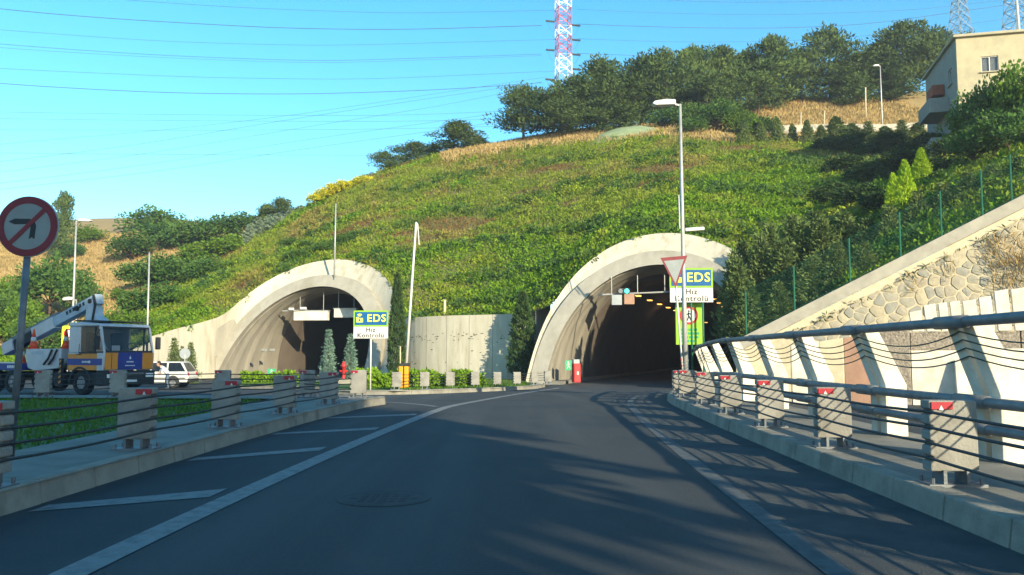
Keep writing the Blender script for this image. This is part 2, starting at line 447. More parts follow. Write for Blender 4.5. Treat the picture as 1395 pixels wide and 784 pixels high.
def make_pine(H=10.0, W=4.0, low=.3, n_br=20, lsize=.46, cone=False):
    mb, V = MB(), []
    bend = rng.uniform(-.06, .06, 2)
    tr = [(bend[0] * H * (t ** 2), bend[1] * H * math.sin(t * 3), H * .92 * t) for t in np.linspace(0, 1, 7)]
    mb.tube(tr, .1, 6, rs=[.20 * (1 - .82 * t) for t in np.linspace(0, 1, 7)])
    tr = np.array(tr)
    for k in range(n_br):
        t = low + (1 - low) * (k + rng.uniform(0, 1)) / n_br * .98
        base = np.array([np.interp(t, np.linspace(0, 1, 7), tr[:, j]) for j in range(3)])
        prof = math.sin(math.pi * min(1, (t - low) / (1 - low) * .72 + .24)) ** .8
        if cone:
            tn = (t - low) / (1 - low); prof = min(1, .45 + tn * 3) * (1 - tn) ** .62 + .08
        rr = W * prof * rng.uniform(.45, 1.15)
        az = k * 2.4 + rng.uniform(-.5, .5)
        tip = base + np.array([math.cos(az) * rr, math.sin(az) * rr, rr * rng.uniform(.05, .5)])
        mb.cyl(base, tip, .06 * (1.2 - t), .015, 4, False)
        for q in (.45, .72, 1.0):
            c = base + (tip - base) * q + rng.normal(size=3) * .22
            r = (.75 + .5 * q) * rng.uniform(.7, 1.15) * W / 4
            p, u = clump_pts(c, r * .98, 85, .7)
            V.append(leaves(p, lsize, .40, u + np.array([0, 0, .7])))
    p, u = clump_pts((tr[-1][0], tr[-1][1], H * .93), .75, 90, 1.1)
    V.append(leaves(p, lsize, .3, u + np.array([0, 0, 1.0])))
    return np.concatenate(V), mb

def make_broad(H=5.0, W=5.0, n_cl=34, per=95, lsize=.30, low=.05, aspect=.6):
    mb, V = MB(), []
    mb.tube([(0, 0, 0), (.06, .03, H * .3), (.02, .08, H * .6)], .1, 6, rs=[.03 * H, .022 * H, .008 * H])
    for k in range(n_cl):
        u = unit(rng.normal(size=3))
        if u[2] < -.5: u[2] *= -.6
        rad = rng.uniform(.45, .9)
        c = np.array([u[0] * W / 2 * rad, u[1] * W / 2 * rad, H * (low + .50) + u[2] * H * .42 * rad])
        r = rng.uniform(.14, .26) * W
        if k % 3 == 0: mb.cyl((.02, .05, H * .3), tuple(c), .012 * H, .004 * H, 4, False)
        p, q = clump_pts(c, r, per, .8)
        p[:, 2] = np.maximum(p[:, 2], .05)
        V.append(leaves(p, lsize, aspect, q + np.array([0, 0, .2]), 1.6))
    return np.concatenate(V), mb

def make_cypress(H=6.0, W=1.5, n=5200, lsize=.26, taper=1.0, wob=.2):
    mb = MB().tube([(0, 0, 0), (0, 0, H * .5), (0, 0, H * .9)], .1, 6, rs=[.09, .06, .02])
    t = rng.uniform(.02, 1, n) ** .9
    az = rng.uniform(0, 2 * math.pi, n)
    prof = (np.minimum(1, t / .12) ** .5) * (1 - t ** (2.0 * taper)) ** .75
    lob = 1 + wob * np.sin(az * 3 + t * 17) * np.cos(t * 31 + az) + wob * .7 * np.sin(t * 47 + az * 5)
    r = W / 2 * prof * lob * rng.uniform(.55, 1.05, n) ** .6
    P = np.stack([r * np.cos(az), r * np.sin(az), t * H], 1)
    d = np.stack([np.cos(az) * .5, np.sin(az) * .5, np.ones(n)], 1)
    return leaves(P, lsize, .35, d), mb

def make_fir(H=4.0, W=2.2, tiers=13, lsize=.22, droop=-.1):
    mb, V = MB().tube([(0, 0, 0), (0, 0, H * .5), (0, 0, H * .97)], .1, 6, rs=[.07, .045, .012]), []
    for k in range(tiers):
        t = .06 + .9 * k / (tiers - 1)
        for j in range(9):
            az = j * 2 * math.pi / 9 + k * .7 + rng.uniform(-.25, .25)
            rr = W / 2 * (1 - t) ** .85 * rng.uniform(.7, 1.15) + .06
            n = max(10, int(56 * (1 - t) + 8))
            q = rng.uniform(.12, 1, n)
            sp = rng.normal(size=(n, 3)) * (.05 + .07 * (1 - t)) * W * .5
            P = np.stack([q * rr * math.cos(az), q * rr * math.sin(az), t * H + q * rr * rng.uniform(droop, .35)], 1) + sp
            P[:, 2] = np.maximum(P[:, 2], .03)
            V.append(leaves(P, lsize, .32, np.tile([math.cos(az), math.sin(az), .45], (n, 1))))
    return np.concatenate(V), mb

def make_canopy(H=10.0, W=8.0, n_cl=95, per=110, lsize=.6):
    mb, V = MB(), []
    mb.tube([(0, 0, -.5), (.06, .03, H * .3), (.02, .08, H * .8)], .1, 6, rs=[.22, .18, .05])
    for k in range(n_cl):
        t, a, z = math.sqrt(rng.uniform(0, 1)), rng.uniform(0, 6.28), rng.uniform(.04, .96)
        r = W / 2 * .86 * t * (1 - .45 * z ** 3)
        c = np.array([r * math.cos(a), r * math.sin(a), z * H])
        if k % 3 == 0: mb.cyl((.02, .05, H * .25), tuple(c), .09, .02, 4, False)
        p, q = clump_pts(c, rng.uniform(.10, .17) * W, per, .7)
        V.append(leaves(p, lsize, .6, q, 1.6))
    return np.concatenate(V), mb

SP = {}
def species(key, maker, lm, variants, nominal, **kw):
    SP[key] = []
    for i in range(variants):
        V, mb = maker(**kw)
        SP[key].append((quad_mesh(key + '_crown', V, LM[lm]), mb.mesh(key + '_trunk', M['bark'], True), nominal[0], nominal[1]))
species('pine', make_pine, 'pine', 7, (10.0, 6.6), low=.14, n_br=30, cone=True)
species('spread_pine', make_pine, 'pine', 5, (10.0, 7.4), low=.22, W=4.6, n_br=26)
species('broad', make_broad, 'broad', 5, (5.0, 5.2))
species('bright', make_broad, 'bright', 3, (5.0, 5.2))
species('silver', make_cypress, 'silver', 2, (6.0, 1.9), W=2.0, wob=.35, n=3000, lsize=.35)
species('cypress', make_cypress, 'cypress', 2, (6.0, 1.5), n=7000, lsize=.22)
species('column', make_cypress, 'juniper', 3, (6.0, 2.4), W=2.4, wob=.5, n=3600, lsize=.36, taper=.75)
species('lime', make_cypress, 'lime', 2, (4.0, 2.0), H=4.0, W=2.0, n=3800, lsize=.24, taper=.8)
species('fir', make_fir, 'juniper', 3, (4.0, 2.2))
species('juniper', make_fir, 'juniper', 4, (4.0, 3.4), W=3.3, tiers=12, lsize=.30, droop=-.05)
species('thicket', make_broad, 'cypress', 4, (4.0, 3.6), H=4.0, W=3.6, n_cl=30, per=100, lsize=.3)
species('blue', make_fir, 'blue', 2, (4.0, 1.7), W=1.7, lsize=.2)
species('yellow', make_broad, 'yellowfl', 2, (3.0, 3.4), H=3.0, W=3.4, n_cl=22, per=80, lsize=.26)
species('shade', make_canopy, 'broad', 3, (10.0, 8.0))

def tree(name, key, loc, h, w, label, cat='tree', group=None, var=None, rz=None, trunk_name='trunk'):
    v = SP[key][rng.integers(len(SP[key])) if var is None else var % len(SP[key])]
    root = empty(name, loc, rng.uniform(0, 6.28) if rz is None else rz, label, cat, group)
    sc = (w / v[3], w / v[3], h / v[2])
    link('crown', v[0], None, root, scale=sc)
    link(trunk_name, v[1], None, root, scale=sc)
    return root

# ------------------------------------------------------------------ tunnel arches (plan axis, half width, height, rake of the cut)
PH = np.linspace(0, math.pi, 61)
PORT = {
    'L': dict(cx=-17.03, cy=64.0, zb=-.5, th=.253, a=7.13, b=8.45, rk=.728),
    'R': dict(cx=7.9, cy=50.0, zb=-.5, th=.314, a=7.226, b=8.78, rk=.737),
}
def arch(p, da=0.0, db=None, ds=0.0, rk=None, ph=PH):
    db = da if db is None else db
    rk = p['rk'] if rk is None else rk
    l = -(p['a'] + da) * np.cos(ph)
    zz = (p['b'] + db) * np.sin(ph) ** .85
    s = rk * zz + ds
    return np.stack([p['cx'] + l * math.cos(p['th']) + s * math.sin(p['th']), p['cy'] - l * math.sin(p['th']) + s * math.cos(p['th']), p['zb'] + zz], -1)
def arch_at(p, da, s, ph=PH, db=None):
    """a ring square to the tunnel axis, s metres in"""
    return arch(p, da, db, s, 0.0, ph)
BAND = {'L': arch(PORT['L'], 1.4 - .55 * np.cos(PH), 1.45, .5 * np.sin(PH) - 1.4 * np.cos(PH) ** 2), 'R': arch(PORT['R'], .85 - .7 * np.cos(PH), 1.4, .6 * np.sin(PH) - .3 * np.cos(PH) ** 2)}

# ------------------------------------------------------------------ hill surface
BND = []
def bnd(x, y, z, dx, dy): BND.append((x, y, z, dx, dy))
bnd(-170, 66, -.6, -.25, .97); bnd(-90, 64, -.6, -.22, .97); bnd(-55, 62, -.6, -.2, .98); bnd(-38, 60, -.3, -.15, .99)
bnd(-29, 59.2, .6, -.12, .99)
WING_L = [at(208, 458, 58.5), at(240, 448, 61.4), at(275, 439.5, 64.6), at(304, 430.5, 67.2)]
for p_ in WING_L: bnd(p_.x, p_.y + .3, p_.z - .05, -.08, .99)
bl = [p_ for p_ in BAND['L'] if p_[2] > 5.0 and (p_[2] > 6.0 or p_[0] > -14)]
for p_ in bl[::2]: bnd(p_[0], p_[1] + .1, p_[2] - .05, -.03, 1)
MIDW = [at(546, 436, 63.4), at(560, 433, 61.6), at(585, 431, 60.4), at(620, 430, 59.4), at(660, 429, 58.6), at(690, 428.5, 58.0), at(712, 428, 57.4)]
for p_ in MIDW: bnd(p_.x, p_.y + .35, p_.z - .08, .03, 1)
br = [p_ for p_ in BAND['R'] if p_[2] > 4.6]
for p_ in br[::2]: bnd(p_[0], p_[1] + .1, p_[2] - .05, .06 + .12 * (p_[0] > 9), .99)
WALL_A, WALL_B = at(1012, 459, 42.2), at(1395, 265, 38.9)
def wall_pt(t): return WALL_A + (WALL_B - WALL_A) * t
for t in (.36, .5, .75, 1.0, 1.35, 1.9):
    p_ = wall_pt(t); bnd(p_.x, p_.y + .55, p_.z - .05, .45 + .2 * t, .85 - .1 * t)
bnd(75, 26, 24, .9, .43)

CT = [(300, 402, 72), (350, 362, 79), (430, 322, 86), (430, 284, 97), (500, 247, 99), (500, 300, 84), (500, 340, 76), (600, 219, 99), (600, 300, 81), (600, 380, 69),
      (700, 203, 99), (700, 300, 78), (700, 380, 66), (800, 191, 98), (800, 250, 83), (850, 288, 70), (900, 183, 96), (900, 240, 80), (960, 188, 93),
      (1000, 193, 91), (1000, 262, 70), (1050, 200, 88), (1100, 214, 82), (1100, 285, 62), (1150, 240, 68), (1200, 266, 54), (1180, 330, 47), (1290, 240, 52), (1395, 215, 52),
      (1060, 192, 95), (1150, 194, 94), (1240, 192, 94), (1100, 166, 104), (1100, 138, 113), (1200, 164, 104), (1200, 134, 113), (1280, 160, 104), (1280, 205, 78), (1395, 175, 78), (950, 168, 108), (850, 182, 112), (760, 188, 112), (1000, 150, 114), (1300, 125, 112),
      (130, 297, 150), (20, 312, 150), (-150, 335, 150), (80, 380, 110), (130, 405, 95), (20, 425, 92), (130, 445, 78), (-150, 420, 100), (200, 300, 145), (260, 345, 112), (310, 312, 125), (370, 318, 112), (250, 405, 80), (400, 300, 112), (330, 350, 92)]
ctrl = [tuple(at(*c)) for c in CT] + [(b[0], b[1], b[2]) for b in BND]
ctrl += [(0, 135, 26), (30, 150, 31), (-40, 170, 24), (0, 260, 22), (80, 220, 30), (-120, 260, 20), (120, 120, 34), (120, 60, 28), (70, 60, 24), (-200, 120, 12), (-200, 200, 18), (60, 100, 31), (-60, 200, 25)]
ctrl = np.array(ctrl)
KS = 50.0
def _U(r2): return .5 * r2 * np.log(np.maximum(r2, 1e-9))
XY = ctrl[:, :2] / KS
nC = len(XY)
K_ = _U(((XY[:, None] - XY[None]) ** 2).sum(-1)) + np.eye(nC) * 2e-4
Pm = np.c_[np.ones(nC), XY]
A_ = np.block([[K_, Pm], [Pm.T, np.zeros((3, 3))]])
W_ = np.linalg.lstsq(A_, np.r_[ctrl[:, 2], 0, 0, 0], rcond=None)[0]
def hill_z(x, y):
    q = np.stack([np.asarray(x, float), np.asarray(y, float)], -1) / KS
    sh = q.shape[:-1]; q = q.reshape(-1, 2)
    z = _U(((q[:, None] - XY[None]) ** 2).sum(-1)) @ W_[:nC] + np.c_[np.ones(len(q)), q] @ W_[nC:]
    return z.reshape(sh)
_ph = rng.uniform(0, 6.28, (12, 2)); _fr = rng.normal(size=(12, 2))
def wob(x, y, s):
    """smooth unevenness in the range -1..1"""
    v = 0
    for (a, b), (fx, fy) in zip(_ph, _fr):
        v = v + np.sin(x / s * fx * 2 + a) * np.cos(y / s * fy * 2 + b)
    return v / 4.0
# boundary, resampled about a metre apart
bx = np.array(BND)
seg = np.r_[0, np.cumsum(np.linalg.norm(np.diff(bx[:, :3], axis=0), axis=1))]
ns = int(seg[-1] / 1.3)
ss = np.linspace(0, seg[-1], ns)
Bq = np.stack([np.interp(ss, seg, bx[:, k]) for k in range(5)], 1)
tt = np.r_[0, .35, np.linspace(1, 60, 56), np.geomspace(63, 230, 26)]
GX = Bq[:, None, 0] + Bq[:, None, 3] * tt[None]
GY = Bq[:, None, 1] + Bq[:, None, 4] * tt[None]
GZ = hill_z(GX, GY)
w_ = np.clip(tt / 2.5, 0, 1)[None]
GZ = (Bq[:, None, 2]) * (1 - w_) + GZ * w_ + np.clip((tt - 1) / 4, 0, 1)[None] * .28 * wob(GX, GY, 5.0)
GZ = np.maximum(GZ, -.55)
hb = MB()
hill_me = bpy.data.meshes.new('hill')
nI, nJ = GX.shape
V3 = np.stack([GX, GY, GZ], -1)
hill_me.from_pydata(V3.reshape(-1, 3).tolist(), [], [(i * nJ + j, i * nJ + j + 1, (i + 1) * nJ + j + 1, (i + 1) * nJ + j) for i in range(nI - 1) for j in range(nJ - 1)])
hill_me.polygons.foreach_set('use_smooth', [True] * len(hill_me.polygons))
hill_me.materials.append(M['hill']); hill_me.materials.append(M['hilldry'])
mi = []
for i in range(nI - 1):
    for j in range(nJ - 1):
        x, y = GX[i, j], GY[i, j]
        dry = (x < -36 and y > 70) or (x > 30 and y > 96)
        mi.append(1 if dry else 0)
hill_me.polygons.foreach_set('material_index', mi)
hill_me.flip_normals()
tag(link('hill', hill_me), kind='structure')

def hz(x, y): return float(hill_z(x, y)) + .28 * float(wob(x, y, 5.0)) * .5

# ------------------------------------------------------------------ ground sheet, road, paving
g = MB()
ys_ = [-400, -60, 0, 22, 46, 90, 400, 2500]
g.grid([[(x, y, gz(y) - .08) for x in (-2500, -300, -60, 0, 60, 300, 2500)] for y in ys_])
tag(g.build('ground', M['ground']), kind='structure')
# asphalt: one sheet for the ramp, the junction and both tunnel floors
ys_ = [-40, -10, 0, 10, 22, 28, 34, 40, 46, 55, 62]
r_ = MB().grid([[(x, y, gz(y)) for x in (-75, -45, -25, -12, -4, 0, 4, 9, 13.2)] for y in ys_])
tag(r_.build('road', M['asphalt']), kind='structure')
for key, nm in (('L', 'tunnel_road'), ('R', 'tunnel_road')):
    p = PORT[key]; A = Vector((math.sin(p['th']), math.cos(p['th']), 0)); Lt = Vector((math.cos(p['th']), -math.sin(p['th']), 0))
    C = Vector((p['cx'], p['cy'], -.5 + .004))
    rows = [[C + A * s + Lt * l for l in (-5.9, 0, 5.9)] for s in (-1.5, 20, 60, 140)]
    tag(MB().grid(rows).build(nm, M['asphalt']), kind='structure')

KX = ([-40, -5, 5.4, 7, 10, 16, 22.4, 27, 33, 40, 44, 48], [3.3, 3.36, 3.42, 3.5, 3.58, 3.84, 4.25, 4.9, 6.2, 8.4, 9.9, 11.6])
def kerb_x(y): return ip(y, *KX)
def rail_x(y): return kerb_x(y) + ip(y, [0, 20, 30, 40], [1.5, 1.42, 1.15, .8])

def slab(name, poly, top, m, kerbm, kw=.18, base=-.1, gaps=1.0, kerbname='kerb_stone', label=None):
    """a raised island: paving slab and separate kerb stones round its edge; poly runs anticlockwise"""
    root = MB()
    n = len(poly)
    cx = sum(p[0] for p in poly) / n; cy = sum(p[1] for p in poly) / n
    top_v = [(x, y, gz(y) + top) for x, y in poly]
    root.add(top_v, [tuple(range(n))])
    o = root.build(name, m)
    return tag(o, kind='structure')

def kerb_run(parent, pts, side, h=.2, w=.2, step=1.0, m=None, z0=-.03, proud=.012):
    """kerb stones one by one along a line; side=+1 puts the stone left of the running direction"""
    pts = [Vector((p[0], p[1], 0)) for p in pts]
    L = [0]
    for a, b in zip(pts, pts[1:]): L.append(L[-1] + (b - a).length)
    n = max(1, int(round(L[-1] / step)))
    def pos(s):
        return Vector((np.interp(s, L, [p.x for p in pts]), np.interp(s, L, [p.y for p in pts]), 0))
    for k in range(n):
        a, b = pos(L[-1] * k / n), pos(L[-1] * (k + 1) / n)
        d = (b - a).normalized(); nrm = Vector((-d.y, d.x, 0)) * side
        a += d * .006; b -= d * .006
        dz = random.uniform(-.006, .006); ww = random.uniform(-.006, .006)
        za, zb = gz(a.y), gz(b.y)
        vs_ = [a - nrm * ww, b - nrm * ww, b + nrm * w, a + nrm * w]
        zz = [za, zb, zb, za]
        lo = [Vector((p.x, p.y, z + z0)) for p, z in zip(vs_, zz)]
        hi = [Vector((p.x, p.y, z + h + proud + dz)) for p, z in zip(vs_, zz)]
        hi[0] += nrm * .03; hi[1] += nrm * .03
        MB().add(lo + hi, [(3, 2, 1, 0), (4, 5, 6, 7), (0, 1, 5, 4), (1, 2, 6, 5), (2, 3, 7, 6), (3, 0, 4, 7)]).build('kerb_stone', m or M['kerb'], parent, bevel=.018)

# left walkway with the grass bed behind it
LK = [(-4.35, -12), (-4.3, 5), (-4.25, 9), (-4.2, 13), (-4.05, 17), (-3.8, 21), (-3.5, 23.6)]
left_walk = slab('left_pavement', LK + [(-4.4, 24.6), (-8, 25.0), (-30, 26.4), (-30, 23.9), (-12.5, 22.9), (-6.3, 22.2), (-6.0, 17), (-5.95, 9), (-6.0, -12)], .2, M['walk'], M['kerb'])
kerb_run(left_walk, LK, 1)
kerb_run(left_walk, [(-3.5, 23.6), (-3.75, 24.25), (-4.4, 24.6)], 1, step=.6)
kerb_run(left_walk, [(-4.4, 24.6), (-8, 25.0), (-30, 26.4)], 1)
lawn_l = slab('lawn_bed', [(-6.0, -12), (-5.95, 9), (-6.0, 17), (-6.3, 22.2), (-12.5, 22.9), (-30, 23.9), (-34, -12)], .15, M['grass'], None)
# central island in front of the curved wall
IK = [(-12.0, 56.0), (-8.2, 38), (-7.2, 34.2), (-6.2, 33.3), (-4.6, 33.4), (-3.2, 35.0), (-.6, 40), (1.0, 44.4), (1.9, 48.2)]
island = slab('island_lawn', IK + [(1.1, 51.5), (1.8, 58), (-3, 63), (-10, 66), (-11.2, 62)], .14, M['grass'], None)
kerb_run(island, IK, -1 * -1, h=.16, w=.35, step=1.2)
# the small bed in front of the left tunnel
BK = [(-8.6, 43.0), (-8.4, 49), (-9.2, 51), (-16.3, 51), (-17.2, 49.5), (-16.3, 47.2), (-12, 44.4), (-9.4, 42.4), (-8.6, 43.0)]
bed = slab('median_bed', BK[:-1], .14, M['grass'], None)
kerb_run(bed, BK, 1, h=.15, w=.2, step=1.1)
# right walkway
ry = list(np.linspace(-12, 46, 40))
inner = [(kerb_x(y), y) for y in ry]
rw = MB()
rw.grid([[(kerb_x(y) + .1, y, gz(y) + .2), (rail_x(y) + .75, y, gz(y) + .2)] for y in ry])
rw.grid([[(rail_x(y) + .75, y, gz(y) + .2), (rail_x(y) + .75, y, gz(y) - .3)] for y in ry])
right_walk = tag(rw.build('right_pavement', M['walk']), kind='structure')
kerb_run(right_walk, inner, -1, h=.2, w=.22)

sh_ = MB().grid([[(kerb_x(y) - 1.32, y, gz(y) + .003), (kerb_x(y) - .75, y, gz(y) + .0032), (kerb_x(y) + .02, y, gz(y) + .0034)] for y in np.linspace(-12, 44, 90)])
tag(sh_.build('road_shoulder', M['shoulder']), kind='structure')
# painted lines
def ribbon(name, pts, w, m, dz=.006, close=False):
    P = [Vector((p[0], p[1], 0)) for p in pts]
    A, B = [], []
    for i, p in enumerate(P):
        d = (P[min(i + 1, len(P) - 1)] - P[max(i - 1, 0)]).normalized()
        n = Vector((-d.y, d.x, 0)) * w / 2
        A.append(Vector(((p + n).x, (p + n).y, gz(p.y) + dz))); B.append(Vector(((p - n).x, (p - n).y, gz(p.y) + dz)))
    return tag(MB().strip(A, B).build(name, m), kind='structure')
def smooth_path(pts, n=40):
    P = np.array(pts, float); k = np.r_[0, np.cumsum(np.linalg.norm(np.diff(P, axis=0), axis=1))]
    s = np.linspace(0, k[-1], n)
    Q = np.stack([np.interp(s, k, P[:, j]) for j in range(P.shape[1])], 1)
    for _ in range(6):
        Q[1:-1] = .25 * Q[:-2] + .5 * Q[1:-1] + .25 * Q[2:]
    return Q.tolist()
ribbon('road_marking', smooth_path([(-2.78, -8), (-2.76, 5.1), (-2.58, 9.9), (-2.25, 15), (-1.72, 22), (-1.0, 26.5), (-.2, 32), (1.2, 40), (2.6, 47)]), .24, M['marking'])
ribbon('road_marking', smooth_path([(1.7, -8), (1.98, 5.1), (2.28, 11), (2.65, 17), (3.1, 22.5), (3.7, 27), (5.0, 33), (7.2, 40), (9.6, 46)]), .18, M['faded'])
ribbon('road_marking', smooth_path([(-1.95, 22.0), (-2.6, 23.6), (-3.6, 25.2), (-6, 26.0), (-10, 27)]), .16, M['marking'])
for (x1, y1, x0, y0, wd) in ((-2.86, 8.45, -4.15, 7.45, .42), (-2.70, 12.3, -4.12, 10.9, .42), (-2.45, 15.6, -4.05, 14.4, .42), (-2.15, 19.2, -3.9, 18.0, .42), (-2.9, 4.9, -4.2, 4.1, .42)):
    mk = MB().add([(x0, y0 - wd * .2, gz(y0) + .006), (x1, y1 - wd * .8, gz(y1) + .006), (x1, y1 + wd * .4, gz(y1) + .006), (x0, y0 + wd * .6, gz(y0) + .006)], [(0, 1, 2, 3)])
    tag(mk.build('road_marking', M['marking']), kind='structure')
# manhole in the lane
mh = empty('manhole_cover', (-1.2, 8.05, .004), label='round iron manhole cover let into the shaded lane', cat='manhole')
MB().lathe([(.44, -.01), (.44, .003), (.40, .003), (.40, .001)], 28).build('frame', M['asphalt'], mh)
mc = MB().lathe([(.39, -.01), (.39, .003), (.0, .003)], 28)
for k in range(-3, 4):
    for j in range(-3, 4):
        if k * k + j * j < 10: mc.box(k * .095, j * .095, .004, .06, .06, .005)
mc.build('cover', M['asphalt'], mh)

# lawn blades
def lawn(name, poly, top, n, size, label, m=LM['lawn']):
    P = np.array(poly); lo, hi = P.min(0), P.max(0)
    q = rng.uniform(lo, hi, (n * 2, 2))
    ins = np.zeros(len(q), bool)
    for i in range(len(P)):
        a, b = P[i], P[(i + 1) % len(P)]
        c = ((a[1] > q[:, 1]) != (b[1] > q[:, 1])) & (q[:, 0] < (b[0] - a[0]) * (q[:, 1] - a[1]) / (b[1] - a[1] + 1e-9) + a[0])
        ins ^= c
    q = q[ins][:n]
    z = np.array([gz(y) for y in q[:, 1]]) + top
    V = leaves(np.c_[q, z], size, .25, np.tile([0, 0, 1.0], (len(q), 1)), 1.3)
    o = link(name, quad_mesh(name, V, m))
    return tag(o, label, 'grass', kind='stuff')
lawn('grass', [(-6.1, 5), (-6.1, 17), (-6.4, 22.0), (-12.5, 22.7), (-26, 23.6), (-26, 5)], .13, 42000, .11, 'short green lawn in the shaded bed behind the left pavement')
lawn('grass', [(-6.6, 37), (-4.4, 35.2), (-.8, 41), (.8, 46), (.9, 52), (-3, 61), (-9.5, 62)], .12, 26000, .14, 'sunlit strip of lawn below the curved retaining wall')
lawn('grass', [(-9.2, 43.6), (-9.0, 50.4), (-16, 50.4), (-16, 47.6), (-12, 44.8)], .12, 9000, .14, 'lawn of the small bed before the left tunnel')

# ------------------------------------------------------------------ tunnel portals
def build_portal(key, label):
    p = PORT[key]
    base = Vector((p['cx'], p['cy'], p['zb']))
    root = empty('tunnel_portal', base, 0, label, 'tunnel portal')
    def L_(a): return [Vector(q) - base for q in a]
    # raised hood ring: front face, outer edge, inner edge
    fo, fi = arch(p), arch(p, -1.02)
    bo, bi = arch(p, ds=.75), arch(p, -1.02, ds=.55)
    MB().grid([L_(fo), L_(arch(p, -.5, ds=-.015)), L_(fi)]).build('hood_face', M['portal'], root, True)
    MB().grid([L_(bo), L_(arch(p, ds=.004))]).build('hood_outer_edge', M['portal'], root, True)
    MB().grid([L_(arch(p, -1.02, ds=.004)), L_(bi)]).build('hood_inner_edge', M['lining'], root, True)
    # sloped collar behind the ring
    bd = BAND[key]
    c0 = arch(p, -.1, ds=.7)
    mid = [(np.array(a) + np.array(b)) / 2 for a, b in zip(c0, bd)]
    MB().grid([L_(c0), L_(mid), L_(bd)]).build('collar', M['wallc'], root, True)
    back = [q + np.array([.1, .5, 0]) for q in bd]
    MB().grid([L_(bd), L_(back), L_([q + np.array([.3, 1.2, -.8]) for q in bd])]).build('collar_edge', M['portal'], root, True)
    # stepped lining rings, then the bore
    prev = bi
    da = -1.02
    for k, (s, st, dd) in enumerate(((1.6, .75, .10), (3.4, .5, .10), (5.6, .25, .10), (8.6, 0.0, .08))):
        r0, r1 = arch(p, da - dd, ds=.55 + (0 if k == 0 else ps), rk=p['rk'] if k == 0 else pr), arch(p, da - dd, ds=s, rk=st * p['rk'])
        MB().grid([L_(prev), L_(r0)]).build('lining_step', M['lining'], root, True)
        MB().grid([L_(r0), L_(r1)]).build('lining_ring', M['lining'], root, True)
        prev, ps, pr, da = r1, s, st * p['rk'], da - dd
    rings = [prev] + [arch_at(p, da - .05, s) for s in (8.6, 14, 30, 60, 100, 140)]
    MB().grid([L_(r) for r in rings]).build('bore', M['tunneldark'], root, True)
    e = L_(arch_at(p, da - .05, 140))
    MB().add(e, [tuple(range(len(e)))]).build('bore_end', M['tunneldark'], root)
    # low kerbs along both inner walls
    for sgn in (-1, 1):
        A = Vector((math.sin(p['th']), math.cos(p['th']), 0)); Lt = Vector((math.cos(p['th']), -math.sin(p['th']), 0))
        mb = MB()
        for s0, s1 in ((.2, 60),):
            q = [A * s + Lt * (sgn * l) + Vector((0, 0, z)) for s in (s0, s1) for l, z in ((5.2, -.02), (5.2, .2), (6.3, .2), (6.3, -.02))]
            mb.add(q, [(0, 1, 2, 3), (7, 6, 5, 4), (0, 4, 5, 1), (1, 5, 6, 2), (2, 6, 7, 3)])
        mb.build('walkway', M['walk'], root)
    return root

pr_ = build_portal('R', 'arched concrete tunnel mouth on the right, the ramp road running into it')
pl_ = build_portal('L', 'arched concrete tunnel mouth on the left, with the long wing wall')
# left wing wall (part of the left portal)
base = Vector(pl_.location)
top = [Vector(p) for p in WING_L]
jn = [Vector(q) for q in BAND['L'] if 4.4 < q[2] < 6.4 and q[0] < -19][:1]
top = [at(205, 459, 58.3)] + top + [Vector(BAND['L'][13]), Vector(BAND['L'][16]) + Vector((0, .02, -.03))]
WQ = smooth_path([tuple(t) for t in top], 30)
top = [Vector(t) for t in WQ]
foot = [Vector((t.x + .25, t.y - .35, -.55)) for t in top]
ring_ = [Vector(q) for q in arch(PORT['L'], .04, ds=.62)[:30]]
rpx = [float(px_of(q)[0]) for q in ring_]
for i_, t_ in enumerate(top):
    p_x = float(px_of(t_)[0])
    if p_x > rpx[0] + 12:
        tgt = rpx[0] + (p_x - rpx[0] - 12) * 1.0
        k_ = int(np.argmin([abs(a - tgt) for a in rpx]))
        foot[i_] = ring_[k_].copy()
        if foot[i_].z > t_.z - .1: foot[i_].z = t_.z - .1
rows = []
for k in range(8):
    f_ = k / 7
    rows.append([f.lerp(t, f_) - base for f, t in zip(foot, top)])
MB().grid(rows).build('wing_wall', M['wallc'], pl_, True)
bk = [t + Vector((0, .45, 0)) - base for t in top]
bk2 = [t + Vector((0, .5, -3)) - base for t in top]
MB().grid([[t - base for t in top], bk, bk2]).build('wing_wall_top', M['portal'], pl_)
MB().add([foot[0] - base, top[0] - base, bk[0], foot[0] + Vector((0, 1, 0)) - base], [(0, 1, 2, 3)]).build('wing_wall_end', M['portal'], pl_)

# things fixed in the tunnels
pR, pL = PORT['R'], PORT['L']
def tun(p, l, s, z):
    A = Vector((math.sin(p['th']), math.cos(p['th']), 0)); Lt = Vector((math.cos(p['th']), -math.sin(p['th']), 0))
    return Vector((p['cx'], p['cy'], p['zb'])) + A * s + Lt * l + Vector((0, 0, z))
cnt = 0
for row, (l, n) in enumerate(((-2.4, 11), (2.6, 9))):
    for k in range(n):
        s = 12 + 5.5 * k
        q = tun(pR, l, s, 6.15)
        o = empty('tunnel_lamp', q, -pR['th'], '%s orange lamp from the mouth in the %s row under the right tunnel vault' % (ORD[k], ('left', 'right')[row]), 'lamp', 'orange lamps under the right tunnel vault')
        MB().box(0, 0, .09, .5, .9, .12).build('housing', M['dark'], o)
        MB().box(0, 0, .0, .34, .75, .06).build('diffuser', M['lampglow'], o)
        if k % 3 == 0:
            ll = bpy.data.lights.new('lamp_light', 'POINT'); ll.energy = 16; ll.color = (1.0, .58, .28); ll.shadow_soft_size = .3
            lo_ = bpy.data.objects.new('lamp_light', ll); COL.objects.link(lo_); lo_.parent = o; lo_.location = (0, 0, -.35)
